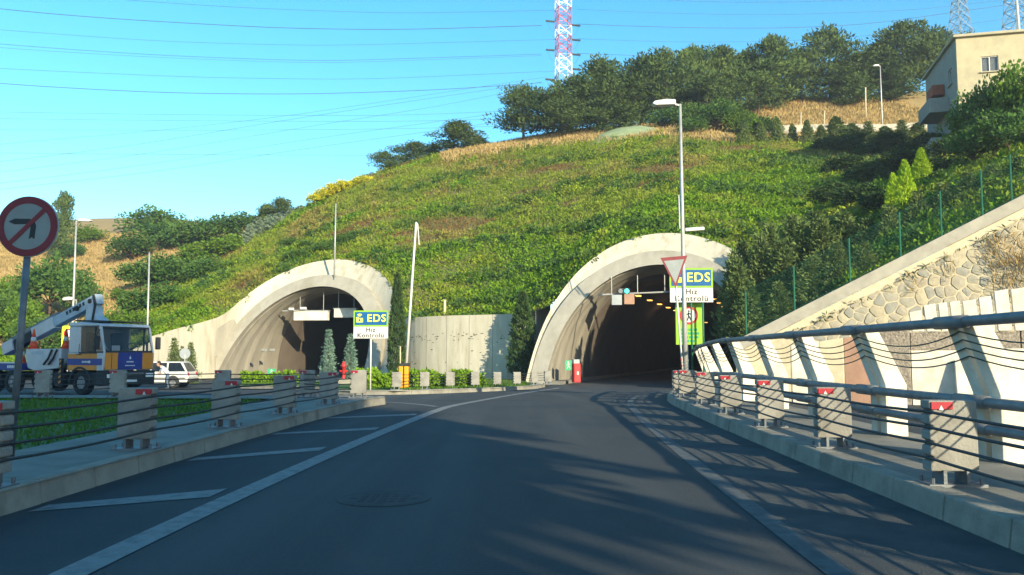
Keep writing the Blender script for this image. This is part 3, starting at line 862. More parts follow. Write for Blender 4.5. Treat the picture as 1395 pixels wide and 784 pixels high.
# lane signal gantry in the right tunnel
g0 = at(815, 402, 55.5); g1 = at(958, 396, 56.5)
gr = empty('signal_gantry', g0, 0, 'thin gantry bar with lane signals hung across the right tunnel mouth', 'gantry')
gv = g1 - g0
MB().tube([(0, 0, 0), gv * .5, gv], .055, 6).build('bar', M['galv'], gr)
for px_ in (833, 868, 905):
    q = g0 + gv * ((px_ - 815) / 143.0) - g0
    MB().cyl(q, q + Vector((0, 0, 1.2)), .03, n=5).build('hanger', M['galv'], gr)
for px_, py_, wpx, hpx, mm, nm in ((840, 409, 14, 14, 'signgrey', 'signal_box'), (857, 408, 14, 14, 'terracotta', 'signal_box'), (845, 397, 9, 8, 'dark', 'signal_head'), (853.5, 397, 8, 8, 'dark', 'signal_head'), (953, 397, 10, 9, 'dark', 'signal_head'), (966, 404, 9, 9, 'dark', 'signal_head')):
    q = at(px_, py_, 55.3) - g0
    k_ = 55.3 / F_PX
    b_ = MB().box(q.x, q.y, q.z, wpx * k_, .25, hpx * k_).build(nm, M[mm], gr, bevel=.02)
    if nm == 'signal_head':
        c = q + Vector((0, -.13, 0)); gl = 'greenglow' if px_ in (853.5,) else ('redglow' if px_ > 900 else 'steel')
        MB().cyl(c, c + Vector((0, -.04, 0)), .15, n=12).build('lens', M[gl], b_)
# cream beam across the left tunnel
for x0, x1, ytop, ybot, lab in ((401, 448, 424, 437, 'cream boxed beam hung across the left tunnel mouth, longer sunlit piece'), (456, 487, 421, 433, 'cream boxed beam hung in the left tunnel mouth, shorter shaded piece at right')):
    d_ = 70.5
    a_, b_ = at(x0, ytop, d_), at(x1, ybot, d_)
    o = empty('overhead_beam', ((a_.x + b_.x) / 2, d_, b_.z), -.12, lab, 'beam', 'boxed beams in the left tunnel')
    w_b, h_b = b_.x - a_.x, a_.z - b_.z
    MB().box(0, 0, h_b / 2, w_b, .6, h_b).build('casing', M['whitec'], o, bevel=.03)
    MB().box(0, 0, h_b + .02, w_b + .1, .7, .06).build('cover_plate', M['galv'], o)
    for sx in (-.35, .35):
        MB().cyl((sx * w_b, 0, h_b), (sx * w_b, 0, h_b + 1.6), .03, n=5).build('hanger', M['galv'], o)
q = at(399, 424, 70.2)
o = empty('camera_bracket', q, 0, 'bracket with two small cameras at the left end of the cream beam', 'camera')
MB().bar((-.9, 0, 0), (1.2, 0, .1), .06, .06).build('arm', M['galv'], o)
MB().box(-.1, -.1, .16, .42, .25, .2).build('camera_body', M['white'], o, bevel=.03)
MB().box(.9, -.1, .22, .5, .25, .2).build('camera_body', M['white'], o, bevel=.03)
for px_, lab in ((360, 'small grey camera on the left inner wall of the left tunnel, nearer one'), (371, 'small grey camera on the left inner wall of the left tunnel, farther one')):
    q = at(px_, 477, 66.8 if px_ == 360 else 68.5)
    o = empty('wall_camera', q, -.4, lab, 'camera', 'cameras on the left tunnel wall')
    MB().box(0, 0, 0, .42, .2, .18).build('housing', M['galv'], o, bevel=.02)
    MB().bar((-.15, 0, -.05), (-.4, .1, -.35), .05, .05).build('bracket', M['galv'], o)
# emergency exit sign and red cabinet in the right portal, exit sign in the left one
def wall_sign(px, py, d, w, h, lab):
    q = at(px, py, d)
    o = empty('exit_sign', q, .25, lab, 'sign')
    MB().box(0, 0, 0, w, .05, h).build('plate', M['green'], o)
    f = MB()
    f.cyl((-.02 * w, -.03, h * .3), (-.02 * w, -.05, h * .3), h * .09, n=8)
    f.bar((-.05 * w, -.04, h * .2), (.02 * w, -.04, -.08 * h), .02, h * .12)
    f.bar((.02 * w, -.04, -.06 * h), (.2 * w, -.04, -.2 * h), .02, h * .07); f.bar((.2 * w, -.04, -.2 * h), (.24 * w, -.04, -.38 * h), .02, h * .06)
    f.bar((.0, -.04, -.06 * h), (-.2 * w, -.04, -.32 * h), .02, h * .07)
    f.bar((-.05 * w, -.04, h * .15), (-.25 * w, -.04, 0), .02, h * .06)
    f.bar((0, -.04, h * .15), (.22 * w, -.04, .08 * h), .02, h * .06)
    f.build('running_figure', M['white'], o)
wall_sign(774, 498, 52.0, .42, .6, 'small green emergency exit sign on the right tunnel inner wall')
wall_sign(370, 506, 66.5, .6, .38, 'small green emergency exit sign low on the left tunnel wall')
q = at(785, 523, 52.3)
o = empty('fire_cabinet', (q.x, q.y, -.42), .3, 'tall red fire hydrant cabinet inside the right tunnel mouth', 'cabinet')
MB().box(0, 0, .62, .46, .4, 1.16).build('body', M['redpaint'], o, bevel=.03)
MB().box(0, -.21, .62, .38, .03, 1.02).build('door', M['redpaint'], o, bevel=.01)
MB().box(.02, -.232, .62, .12, .01, .2).build('notice', M['white'], o)
MB().box(0, .05, 1.33, .4, .3, .26).build('meter_box', M['signgrey'], o, bevel=.02)

# ------------------------------------------------------------------ curved retaining wall between the tunnels, cast panel by panel
mw = empty('retaining_wall', (MIDW[0].x, MIDW[0].y, -.4), 0, 'curved cream concrete retaining wall between the two tunnel mouths', 'wall')
W2 = np.array(smooth_path([tuple(p) for p in MIDW + [at(728, 424, 57.9), at(750, 402, 59.2)]], 25))
mb_ = Vector(mw.location)
npan = 8
for k in range(npan):
    i0, i1 = int(round(k * 24 / npan)), int(round((k + 1) * 24 / npan))
    P_ = [Vector(W2[i]) for i in range(i0, i1 + 1)]
    P_[0] = P_[0].lerp(P_[1], .02); P_[-1] = P_[-1].lerp(P_[-2], .02)
    fr_t = [p - mb_ for p in P_]; fr_b = [Vector((p.x, p.y, -.5)) - mb_ for p in P_]
    bk_t = [p + Vector((.02, .4, 0)) for p in fr_t]; bk_b = [p + Vector((.02, .4, 0)) for p in fr_b]
    mb = MB().grid([bk_b, fr_b, fr_t, bk_t])
    mb.add([fr_b[0], fr_t[0], bk_t[0], bk_b[0]], [(0, 1, 2, 3)]).add([fr_b[-1], fr_t[-1], bk_t[-1], bk_b[-1]], [(3, 2, 1, 0)])
    mb.build('cast_panel', M['wallc'], mw)
th_ = MB()
for k in range(95):
    i = rng.uniform(1.5, 22.5); z = rng.choice([2.75, 2.45, 2.6, 2.3, 1.5, .7], p=[.3, .2, .2, .1, .1, .1]) + rng.normal() * .09
    q = Vector([np.interp(i, range(25), W2[:, j]) for j in range(3)]); q.z = z
    i2 = min(24, i + .5); q2 = Vector([np.interp(i2, range(25), W2[:, j]) for j in range(3)])
    d = (q2 - q); d.z = 0; d.normalize(); n_ = Vector((d.y, -d.x, 0))
    if n_.y > 0: n_ = -n_
    w0, h0 = rng.uniform(.025, .11), rng.uniform(.02, .05)
    c = q + n_ * .006 - mb_
    th_.add([c - d * w0 - Vector((0, 0, h0)), c + d * w0 - Vector((0, 0, h0 * .6)), c + d * w0 * .8 + Vector((0, 0, h0)), c - d * w0 * .7 + Vector((0, 0, h0 * .8))], [(0, 1, 2, 3)])
tag(th_.build('pock_marks', M['stain'], mw), kind='stuff')

# ------------------------------------------------------------------ stone wall on the right with rendered band and coping
sw = empty('stone_wall', (WALL_A.x, WALL_A.y, -.6), 0, 'rubble stone wall with sloping concrete coping, rising to the right', 'wall')
sb_ = Vector(sw.location)
wd = (WALL_B - WALL_A); wd.z = 0; wlen = wd.length; wd.normalize()
wn_ = Vector((wd.y, -wd.x, 0))
if wn_.y > 0: wn_ = -wn_
slope = (WALL_B.z - WALL_A.z) / wlen
def wp(s, z, out=0.0): return Vector((WALL_A.x, WALL_A.y, 0)) + wd * s + wn_ * out + Vector((0, 0, z)) - sb_
def wtop(s): return WALL_A.z + slope * s
SEND = wlen * 1.9
def band(z_hi, z_lo, out, thick, s0=-.3, s1=SEND):
    """a piece of constant section following the slope"""
    mb = MB(); a = []
    for s in (s0, s1):
        for dz, o_ in ((z_hi, out), (z_lo, out), (z_lo, out - thick), (z_hi, out - thick)):
            a.append(wp(s, max(wtop(s) + dz, -.6), o_))
    return mb.add(a, [(0, 1, 2, 3), (7, 6, 5, 4), (0, 4, 5, 1), (1, 5, 6, 2), (2, 6, 7, 3), (3, 7, 4, 0)])
band(0, -.62, .12, .75).build('coping', M['coping'], sw, bevel=.02)
band(-.63, -1.05, .05, .5).build('render_band', M['creamr'], sw, bevel=.02)
mb = MB().add([wp(-.3, -.6), wp(SEND, -.6), wp(SEND, wtop(SEND) - 1.0), wp(-.3, wtop(-.3) - 1.0)], [(0, 1, 2, 3)])
mb.add([wp(-.3, -.6), wp(-.3, wtop(-.3)), wp(-.3, wtop(-.3), -.6), wp(-.3, -.6, -.6)], [(0, 1, 2, 3)])
mb.build('mortar_bed', M['mortar'], sw)
# stones, one by one: cells of a jittered pattern, clipped to the wall and shrunk to leave joints
def clip(poly, a, b, c):
    """keep a*x+b*y<=c"""
    out = []
    for i in range(len(poly)):
        p, q = poly[i], poly[(i + 1) % len(poly)]
        dp, dq = a * p[0] + b * p[1] - c, a * q[0] + b * q[1] - c
        if dp <= 0: out.append(p)
        if dp * dq < 0:
            t = dp / (dp - dq); out.append((p[0] + (q[0] - p[0]) * t, p[1] + (q[1] - p[1]) * t))
    return out
cell = .56
sites = []
for i in range(-1, int(wlen * 1.12 / cell) + 2):
    for j in range(-1, 18):
        sites.append((i * cell + (j % 2) * cell * .5 + rng.uniform(-.26, .26), j * cell * .78 + rng.uniform(-.2, .2)))
ns_ = 0
for (sx, sz) in sites:
    # only the part that shows above the lower panels
    if sx < 2.2 or sx > wlen * 1.1: continue
    hi = wtop(sx) - 1.06
    if sz > hi + .2 or sz < 1.35 + sx * .08: continue
    poly = [(sx - 1, sz - 1), (sx + 1, sz - 1), (sx + 1, sz + 1), (sx - 1, sz + 1)]
    for (tx, tz) in sites:
        if (tx, tz) == (sx, sz): continue
        dx, dz = tx - sx, tz - sz
        if dx * dx + dz * dz > 2.6: continue
        poly = clip(poly, dx, dz, dx * (sx + tx) / 2 + dz * (sz + tz) / 2)
        if len(poly) < 3: break
    poly = clip(poly, -slope, 1, WALL_A.z - 1.08) if len(poly) >= 3 else poly
    if len(poly) < 3: continue
    cx = sum(p[0] for p in poly) / len(poly); cz = sum(p[1] for p in poly) / len(poly)
    if ns_ >= 290: continue
    sh = rng.uniform(.87, .96)
    # round the corners by splitting them
    q = []
    for k in range(len(poly)):
        p0, p1, p2 = poly[k - 1], poly[k], poly[(k + 1) % len(poly)]
        for t, oth in ((.14, p0), (.14, p2)):
            q.append((p1[0] * (1 - t) + oth[0] * t, p1[1] * (1 - t) + oth[1] * t))
    q = [(cx + (a - cx) * sh, cz + (b - cz) * sh) for a, b in q]
    dep = rng.uniform(.012, .05)
    n = len(q)
    vs_ = [wp(a, b, -.03) for a, b in q] + [wp(cx + (a - cx) * .92, cz + (b - cz) * .92, dep) for a, b in q] + [wp(cx, cz, dep + .02)]
    fs_ = [(k, (k + 1) % n, n + (k + 1) % n, n + k) for k in range(n)] + [(n + k, n + (k + 1) % n, 2 * n) for k in range(n)]
    MB().add(vs_, fs_).build('stone', STONES[rng.integers(5)], sw)
    ns_ += 1
# dry weeds hanging on the wall
V = []
for (s, z, r_, n) in ((11.4, 5.9, .7, 90), (12.0, 6.0, .8, 150), (12.4, 5.0, .8, 170), (11.7, 4.4, .6, 90), (9.4, 5.2, .4, 40), (8.0, 4.6, .35, 30), (13.2, 5.2, 1.0, 200)):
    p, u = clump_pts((0, 0, 0), r_, n); p[:, 2] *= 1.5
    p = np.array([wp(s + a[0], z + a[2], .15 + .25 * abs(a[1])) + sb_ for a in p])
    V.append(leaves(p, .5, .07, np.tile([-.2, -.4, .8], (n, 1)), 1.2))
tag(link('dry_weeds', quad_mesh('dry_weeds', np.concatenate(V), LM['straw'])), 'straw coloured dry weeds growing out of the stone wall at right', 'weeds', kind='stuff')
V = []
for s in np.arange(2.4, wlen, .17):
    if rng.uniform() < .6:
        n = rng.integers(2, 7); p = np.array([wp(s + rng.normal() * .1, wtop(s) - 1.06 + rng.normal() * .06, .08) + sb_ for _ in range(n)])
        V.append(leaves(p, .26, .25, np.tile([-.3, -.6, -.2], (n, 1)), 2.0))
tag(link('wall_creeper', quad_mesh('wall_creeper', np.concatenate(V), LM['cypress'])), 'thin dark creeper along the top joint of the stone wall', 'creeper', kind='stuff')
# fill behind the low end of the wall
MB().add([Vector((11.9, 42.6, 2.2)), wall_pt(.36) + Vector((0, .5, -.1)), Vector((16.2, 49.6, 4.2)), Vector((13.6, 48.0, 2.4))], [(0, 1, 2, 3)]).build('embankment', M['hill'])['kind'] = 'structure'

# ------------------------------------------------------------------ green mesh fence on the coping
fe = empty('mesh_fence', wall_pt(0), 0, 'green wire mesh fence standing on the sloping coping', 'fence')
fb = Vector(fe.location)
fs_x = []
for px_ in (1018, 1084, 1160, 1229, 1285, 1341, 1381, 1440, 1500):
    # where the coping line crosses that column
    lo_, hi_ = -.2, 2.0
    for _ in range(40):
        m_ = (lo_ + hi_) / 2
        if px_of(wall_pt(m_))[0] < px_: lo_ = m_
        else: hi_ = m_
    fs_x.append(lo_)
FH = 2.15
for t in fs_x:
    b_ = wall_pt(t) + Vector((0, .15, -.1)) - fb
    MB().cyl(b_, b_ + Vector((0, 0, FH + .1)), .04, n=6).build('post', M['greenpost'], fe)
wires = MB()
def fpt(t, h): return wall_pt(t) + Vector((0, .15, h)) - fb
t0, t1 = fs_x[0], fs_x[-1]
LT = (wall_pt(1) - wall_pt(0)).length
for h in (.05, FH * .5, FH):
    wires.cyl(fpt(t0, h), fpt(t1, h), .008, n=3, caps=False)
dt = .16 / LT
for sgn in (1, -1):
    t = t0 - FH / LT
    while t < t1 + FH / LT:
        a, b = (t, 0.0), (t + sgn * FH / LT, FH)
        # clip to the fence ends
        def cl(p, q):
            if p[0] < t0: f_ = (t0 - p[0]) / (q[0] - p[0] + 1e-9); p = (t0, p[1] + (q[1] - p[1]) * f_)
            if p[0] > t1: f_ = (t1 - p[0]) / (q[0] - p[0] + 1e-9); p = (t1, p[1] + (q[1] - p[1]) * f_)
            return p
        if not ((a[0] <= t0 and b[0] <= t0) or (a[0] >= t1 and b[0] >= t1)):
            a2, b2 = cl(a, b), cl(b, a)
            wires.cyl(fpt(*a2), fpt(*b2), 0.0024, n=3, caps=False)
        t += dt
tag(wires.build('wire_mesh', M['greenpost'], fe), kind='stuff')

# ------------------------------------------------------------------ low panelled wall between the railing and the stone wall
pw0, pw1 = Vector((6.9, 24.6, 0)), Vector((15.6, 21.4, 0))
pd = (pw1 - pw0); plen = pd.length; pd.normalize(); pn = Vector((pd.y, -pd.x, 0))
if pn.y > 0: pn = -pn
pw = empty('panel_wall', (pw0.x, pw0.y, -.1), 0, 'low sunlit wall of cream, terracotta, pebble and white panels behind the railing', 'wall')
pb = Vector(pw.location)
def ptop(s): return 1.42 + .152 * s
def pp(s, z, o_=0.0): return pw0 + pd * s + pn * o_ + Vector((0, 0, z)) - pb
def panel(name, s0, s1, m, o_=0.0, th=.22, z0=-.1, z1=None, dz=0.0, lean=0.0):
    z1a = (ptop(s0) + dz) if z1 is None else z1; z1b = (ptop(s1) + dz) if z1 is None else z1
    a = [pp(s0 + .012, z0, o_), pp(s1 - .012, z0, o_), pp(s1 - .012 + lean, z1b, o_), pp(s0 + .012 + lean, z1a, o_)]
    b = [p - pn * th for p in a]
    return MB().add(a + b, [(0, 1, 2, 3), (7, 6, 5, 4), (0, 4, 5, 1), (1, 5, 6, 2), (2, 6, 7, 3), (3, 7, 4, 0)]).build(name, m, pw, bevel=.012)
panel('panel', -.4, 1.15, M['creamr']); panel('panel', 1.15, 1.9, M['whitec'], .03); panel('panel', 1.9, 2.55, M['creamr'], .015)
panel('panel', 2.55, 3.35, M['terracotta']); panel('panel', 3.35, 4.25, M['pebble'], .02)
panel('panel', 4.25, 6.4, M['whitec'], 0, z1=1.45); panel('panel', 6.4, 9.3, M['whitec'], .02, z1=1.5)
panel('panel', 4.25, 6.9, M['pebble'], -.03, z0=1.46, z1=1.95); panel('panel', 6.9, 9.3, M['pebble'], -.01, z0=1.51, z1=2.05)
s = 4.3
while s < 9.2:
    w0 = rng.uniform(.26, .40)
    panel('picket', s, s + w0 - .05, M['whitec'], .02 + rng.uniform(-.02, .03), th=.14, z0=1.97 if s < 6.8 else 2.07, dz=.42 + .06 * (s - 4) + rng.uniform(-.03, .09), lean=-.06)
    s += w0
for s_, h_ in ((5.3, 1.2), (6.35, 1.35), (7.6, 1.3), (8.6, 1.4)):
    a = [pp(s_, -.1, .5), pp(s_ + .26, -.1, .5), pp(s_ + .26, h_, .14), pp(s_, h_, .14)]
    b = [pp(s_, -.1, .03), pp(s_ + .26, -.1, .03), pp(s_ + .26, h_, .03), pp(s_, h_, .03)]
    MB().add(a + b, [(0, 1, 2, 3), (7, 6, 5, 4), (0, 4, 5, 1), (1, 5, 6, 2), (2, 6, 7, 3), (3, 7, 4, 0)]).build('buttress', M['whitec'], pw, bevel=.015)

# ------------------------------------------------------------------ wire rope barriers with concrete blocks
def make_block(parent, loc, rz, ref_side=1, first=None, refl=True):
    """concrete block on a steel foot; +x is the side away from the ropes"""
    if first is not None:
        c = copy_tree(first, parent); c.location = loc; c.rotation_euler = (0, 0, rz)
        return c
    notch = []
    mb = MB()
    w, t, z0, z1 = .42, .17, .13, .745
    zs = [.24, .375, .51, .645]
    poly = [(-w / 2, z0)]
    for z in zs: poly += [(-w / 2, z - .03), (-w / 2 + .035, z - .015), (-w / 2 + .035, z + .015), (-w / 2, z + .03)]
    poly += [(-w / 2, z1), (w / 2 - .02, z1), (w / 2, z1 - .02), (w / 2, z0 + .02), (w / 2 - .02, z0)]
    mb.prism([(a * ref_side, b) for a, b in poly], 'y', -t / 2, t / 2)
    o = mb.build('concrete_block', M['block'], parent, bevel=.012, loc=loc, rot=(0, 0, rz))
    if refl: MB().box(-.10 * ref_side, -t / 2 - .008, .70, .19, .012, .065).build('reflector', M['red'], o, bevel=.004)
    if refl: MB().prism([(-.13 * ref_side, .665), (-.09 * ref_side, .665), (-.11 * ref_side, .705)], 'y', -t / 2 - .018, -t / 2 - .015).build('reflector_mark', M['signface'], o)
    f = MB().box(0, 0, .012, .5, .28, .024)
    f.box(-.1, 0, .08, .03, .22, .12).box(.1, 0, .08, .03, .22, .12)
    f.build('steel_foot', M['steel'], o)
    bl_ = MB()
    for sx in (-.21, .21):
        for sy in (-.11, .11):
            bl_.cyl((sx, sy, .02), (sx, sy, .075), .016, n=6)
    bl_.build('anchor_bolts', M['steel'], o)
    return o

def rope_barrier(label, spots, side, group='wire rope barriers with concrete blocks', sag=.02, ztop=.2, extend=None, small=False):
    """spots: (x, y, rz) of the blocks in order; ropes run past their road side"""
    x0, y0, _ = spots[0]
    base_ = Vector((x0, y0, gz(y0) + ztop))
    root = empty('rope_barrier', base_, 0, label, 'barrier', group)
    first = None
    for (x, y, rz) in spots:
        o = make_block(root, Vector((x, y, gz(y) + ztop)) - base_, rz, side, first, not small)
        first = first or o
    for zz in (.24, .375, .51, .645):
        pts = []
        pl = [Vector((x, y, gz(y) + ztop)) + Matrix.Rotation(rz, 3, 'Z') @ Vector((-side * .20, 0, zz)) for x, y, rz in spots]
        if extend: pl = [pl[0] + (pl[0] - pl[1]) * extend[0]] * (extend[0] > 0) + pl + [pl[-1] + (pl[-1] - pl[-2]) * extend[1]] * (extend[1] > 0)
        for a, b in zip(pl, pl[1:]):
            for k in range(6):
                t = k / 6; q = a.lerp(b, t); q.z -= sag * 4 * t * (1 - t); pts.append(q)
        pts.append(pl[-1])
        MB().tube([p - base_ for p in pts], .014, 5).build('wire_rope', M['rope'], root, True)
    return root
LB = [(-4.62, 4.3, .02), (-4.58, 7.4, .02), (-4.55, 10.35, .02), (-4.5, 13.4, -.02), (-4.38, 16.4, -.05), (-4.2, 19.5, -.08)]
rope_barrier('nearest barrier on the left pavement, grey concrete blocks with red reflectors', LB, -1, extend=(1, 0))
XB = [at(58, 541, 23.4), at(160, 541, 23.4), at(303, 540, 23.4), at(418, 541, 23.4), at(488, 543, 22.6)]
rope_barrier('barrier of grey blocks across the far edge of the left lawn', [(p.x, p.y, .03) for p in XB], 1, extend=(1.5, 0))
ib = []
for px_, d_ in ((540, 35.2), (578, 36.6), (613, 38.6), (647, 41.0), (677, 43.2), (704, 45.3), (728, 47.2), (746, 48.6)):
    x = (px_ - 697.5) / F_PX * d_ * 1.0
    ib.append((x, d_ + .2, .25))
rope_barrier('small far barrier of grey blocks along the central island kerb', ib, 1, ztop=.15, small=True)
rb = []
y = 1.6
while y < 40:
    dx = kerb_x(y + .5) - kerb_x(y - .5)
    rb.append((kerb_x(y) + .36, y, -math.atan(dx) * .7)); y += 2.98
rope_barrier('long barrier on the right pavement, blocks striped by railing shadows', rb, 1, extend=(1, 0))
# steel plates behind the right blocks stay with the railing below

# ------------------------------------------------------------------ guard railing on the right
gr = empty('guard_railing', (rail_x(8), 8, .2), 0, 'right hand railing of three thick grey pipes on bent concrete posts', 'railing')
gb = Vector(gr.location)
yy = [3.3 + 3.0 * k for k in range(11)]
def rail_pt(y, z, out=0.0):
    dx = rail_x(y + .3) - rail_x(y - .3); n_ = Vector((1, -dx / .6, 0)).normalized()
    p = Vector((rail_x(y), y, gz(y) + .2 + z))
    return p + n_ * out
def bent_post(y, shift):
    """upper half leans over the pavement"""
    prof = [(.16, -.02), (.16, .72), (-.13, 1.54), (.06, 1.54), (.24, 1.18), (.46, .72), (.46, -.02)]
    mb = MB(); vs_ = []
    for s_ in (-.115, .115):
        for o_, z in prof:
            q = rail_pt(y + shift + s_, z, o_); vs_.append(q - gb)
    n = len(prof)
    return mb.add(vs_, [tuple(range(n - 1, -1, -1)), tuple(range(n, 2 * n))] + [(k, (k + 1) % n, (k + 1) % n + n, k + n) for k in range(n)])
for k, y in enumerate(yy):
    for sh in (-.17, .17):
        bent_post(y, sh).build('post', M['whitec'], gr, bevel=.015)
zr = {1.50: (.058, -.12), .64: (.058, .075), .36: (.054, .075)}
for z, (r, o_) in zr.items():
    ys2 = np.linspace(-1.0, 35.5, 75)
    MB().tube([rail_pt(y, z, o_ - .07) - gb for y in ys2], r, 10).build('pipe', M['rail'], gr, True)
    for y in yy:
        MB().tube([rail_pt(y - .33, z, o_ - .07) - gb, rail_pt(y - .02, z, o_ - .07) - gb, rail_pt(y + .33, z, o_ - .07) - gb], r + .016, 10).build('sleeve', M['rail'], gr, True)
for y in yy:
    mb = MB()
    for z in (.64, .36):
        mb.bar(rail_pt(y, z, 0) - gb, rail_pt(y, z, .2) - gb, .34, .06)
    mb.build('bracket', M['rail'], gr)
for i, z in enumerate((1.40, 1.31, 1.22, 1.13)):
    pts = []
    for a, b in zip(yy, yy[1:]):
        for k in range(10):
            t = k / 10; yv = a + (b - a) * t
            sag = .15 * 4 * t * (1 - t)
            zc = z - sag
            oo = ip(zc, [.72, 1.54], [.16, -.13]) - .02
            pts.append(rail_pt(yv, zc, oo) - gb)
    MB().tube(pts, .0085, 5).build('sagging_cable', M['cable'], gr, True)

# ------------------------------------------------------------------ text
def text(parent, s, size, loc, m, rot=(R(90), 0, 0), sx=1.0, space=1.0, ext=.004, name='lettering', bold=0.0):
    c = bpy.data.curves.new(name, 'FONT')
    c.body, c.size, c.align_x, c.align_y, c.extrude, c.space_character, c.offset = s, size, 'CENTER', 'CENTER', ext, space, bold
    c.resolution_u = 3
    tmp = bpy.data.objects.new(name, c); COL.objects.link(tmp)
    me = bpy.data.meshes.new_from_object(tmp.evaluated_get(bpy.context.evaluated_depsgraph_get()))
    bpy.data.objects.remove(tmp)
    me.materials.clear(); me.materials.append(m)
    o = bpy.data.objects.new(name, me); COL.objects.link(o)
    o.parent = parent; o.location = loc; o.rotation_euler = rot; o.scale = (sx, 1, 1)
    return o

def eds_sign(loc, w, pole_h, label, rz=0.0, poles=(0,)):
    """speed control board: blue EDS panel in a lime frame over a white panel"""
    k = w / 1.4
    root = empty('speed_control_sign', loc, rz, label, 'sign', 'speed control signs')
    z = pole_h
    for i, px_ in enumerate(poles):
        MB().cyl((px_, .05, 0), (px_, .05, z + 1.0 * k), .035, n=8).build('pole', M['white'] if len(poles) == 1 else M['greenpost'], root, True)
    MB().box(0, 0, z + .58 * k, 1.4 * k, .04, 1.12 * k).build('back_plate', M['signgrey'], root, bevel=.01)
    MB().box(0, -.024, z + .82 * k, 1.4 * k, .012, .64 * k).build('lime_frame', M['lime'], root)
    MB().box(0, -.034, z + .82 * k, 1.28 * k, .012, .52 * k).build('blue_panel', M['signblue'], root)
    MB().box(0, -.026, z + .25 * k, 1.38 * k, .012, .46 * k).build('white_panel', M['white'], root)
    text(root, 'EDS', .42 * k, (.23 * k, -.043, z + .82 * k), M['letter'], bold=.007, space=1.12)
    text(root, 'Hız', .25 * k, (0, -.036, z + .36 * k), M['signblack'], bold=.003, space=1.15)
    text(root, 'Kontrolü', .25 * k, (0, -.036, z + .135 * k), M['signblack'], bold=.003, space=1.12, sx=1.05)
    ic = MB()
    cx, cz = -.45 * k, z + .75 * k
    ic.box(cx, -.044, cz, .27 * k, .008, .17 * k); ic.box(cx - .09 * k, -.044, cz + .10 * k, .1 * k, .008, .05 * k)
    ic.build('camera_symbol', M['letter'], root)
    MB().cyl((cx, -.048, cz), (cx, -.052, cz), .05 * k, n=12).build('lens_symbol', M['signblue'], root)
    ar = MB()
    for r in (.06, .12):
        for a in range(5):
            t0_, t1_ = R(45 + 18 * a), R(45 + 18 * (a + 1))
            c0 = cz + .12 * k
            ar.add([(cx + (r - .02) * k * math.cos(t), -.044, c0 + (r - .02) * k * math.sin(t)) for t in (t0_, t1_)] + [(cx + (r + .02) * k * math.cos(t), -.044, c0 + (r + .02) * k * math.sin(t)) for t in (t1_, t0_)], [(0, 1, 2, 3)])
    ar.build('radio_waves', M['letter'], root)
    return root
d_ = 34.2
p0 = at(505, 462, d_)
eds_sign((p0.x, d_, gz(d_) + .13), 1.41, p0.z - gz(d_) - .13, 'blue and white EDS speed control sign on a slim white pole by the left tunnel', -.02)
d_ = 31.0
p0 = at(942, 413, d_)
eds_sign((p0.x, d_, gz(d_) + .1), 1.58, p0.z - gz(d_) - .1, 'larger EDS speed control sign behind the give way sign at the right tunnel', -.06, poles=(-.0, .42))

# lime no-pedestrians board
d_ = 31.4
p0 = at(939, 470, d_)
w_s, h_s = 36 / F_PX * d_, 57 / F_PX * d_
ns_o = empty('no_pedestrians_sign', (p0.x, d_, gz(d_) + .1), -.05, 'lime green no pedestrians board hanging below the right EDS sign', 'sign')
zb = p0.z - gz(d_) - .1
MB().cyl((.1, .06, 0), (.1, .06, zb + h_s), .035, n=8).build('pole', M['greenpost'], ns_o, True)
MB().box(0, 0, zb + h_s / 2, w_s, .04, h_s).build('board', M['lime'], ns_o, bevel=.01)
def disc(mb, cx, y, cz, r0, r1, n=28, a0=0, a1=360):
    vs_, fs_ = [], []
    for k in range(n + 1):
        t = R(a0 + (a1 - a0) * k / n)
        vs_ += [(cx + r0 * math.cos(t), y, cz + r0 * math.sin(t)), (cx + r1 * math.cos(t), y, cz + r1 * math.sin(t))]
    fs_ = [(2 * k, 2 * k + 1, 2 * k + 3, 2 * k + 2) for k in range(n)]
    return mb.add(vs_, fs_)
cz = zb + h_s * .70
disc(MB(), 0, -.028, cz, .0, .33).build('white_disc', M['signface'], ns_o)
disc(MB(), 0, -.032, cz, .255, .34).build('red_ring', M['redpaint'], ns_o)
f = MB()
f.cyl((0, -.034, cz + .16), (0, -.038, cz + .16), .035, n=10)
f.bar((0, -.035, cz + .12), (0, -.035, cz - .03), .008, .09); f.bar((0, -.035, cz - .02), (-.07, -.035, cz - .2), .008, .04); f.bar((0, -.035, cz - .02), (.08, -.035, cz - .19), .008, .04)
f.bar((0, -.035, cz + .1), (-.09, -.035, cz), .008, .03); f.bar((0, -.035, cz + .1), (.09, -.035, cz + .01), .008, .03)
f.build('walking_figure', M['signblack'], ns_o)
f = MB()
for r_, (row, n) in enumerate(((.36, 4), (.27, 5), (.18, 4), (.09, 3))):
    x = -w_s * .36
    for k in range(n):
        ww = w_s * rng.uniform(.1, .17)
        f.box(x + ww / 2, -.024, zb + h_s * row, ww, .006, h_s * .05); x += ww + w_s * .035
f.build('lettering', M['green'], ns_o)

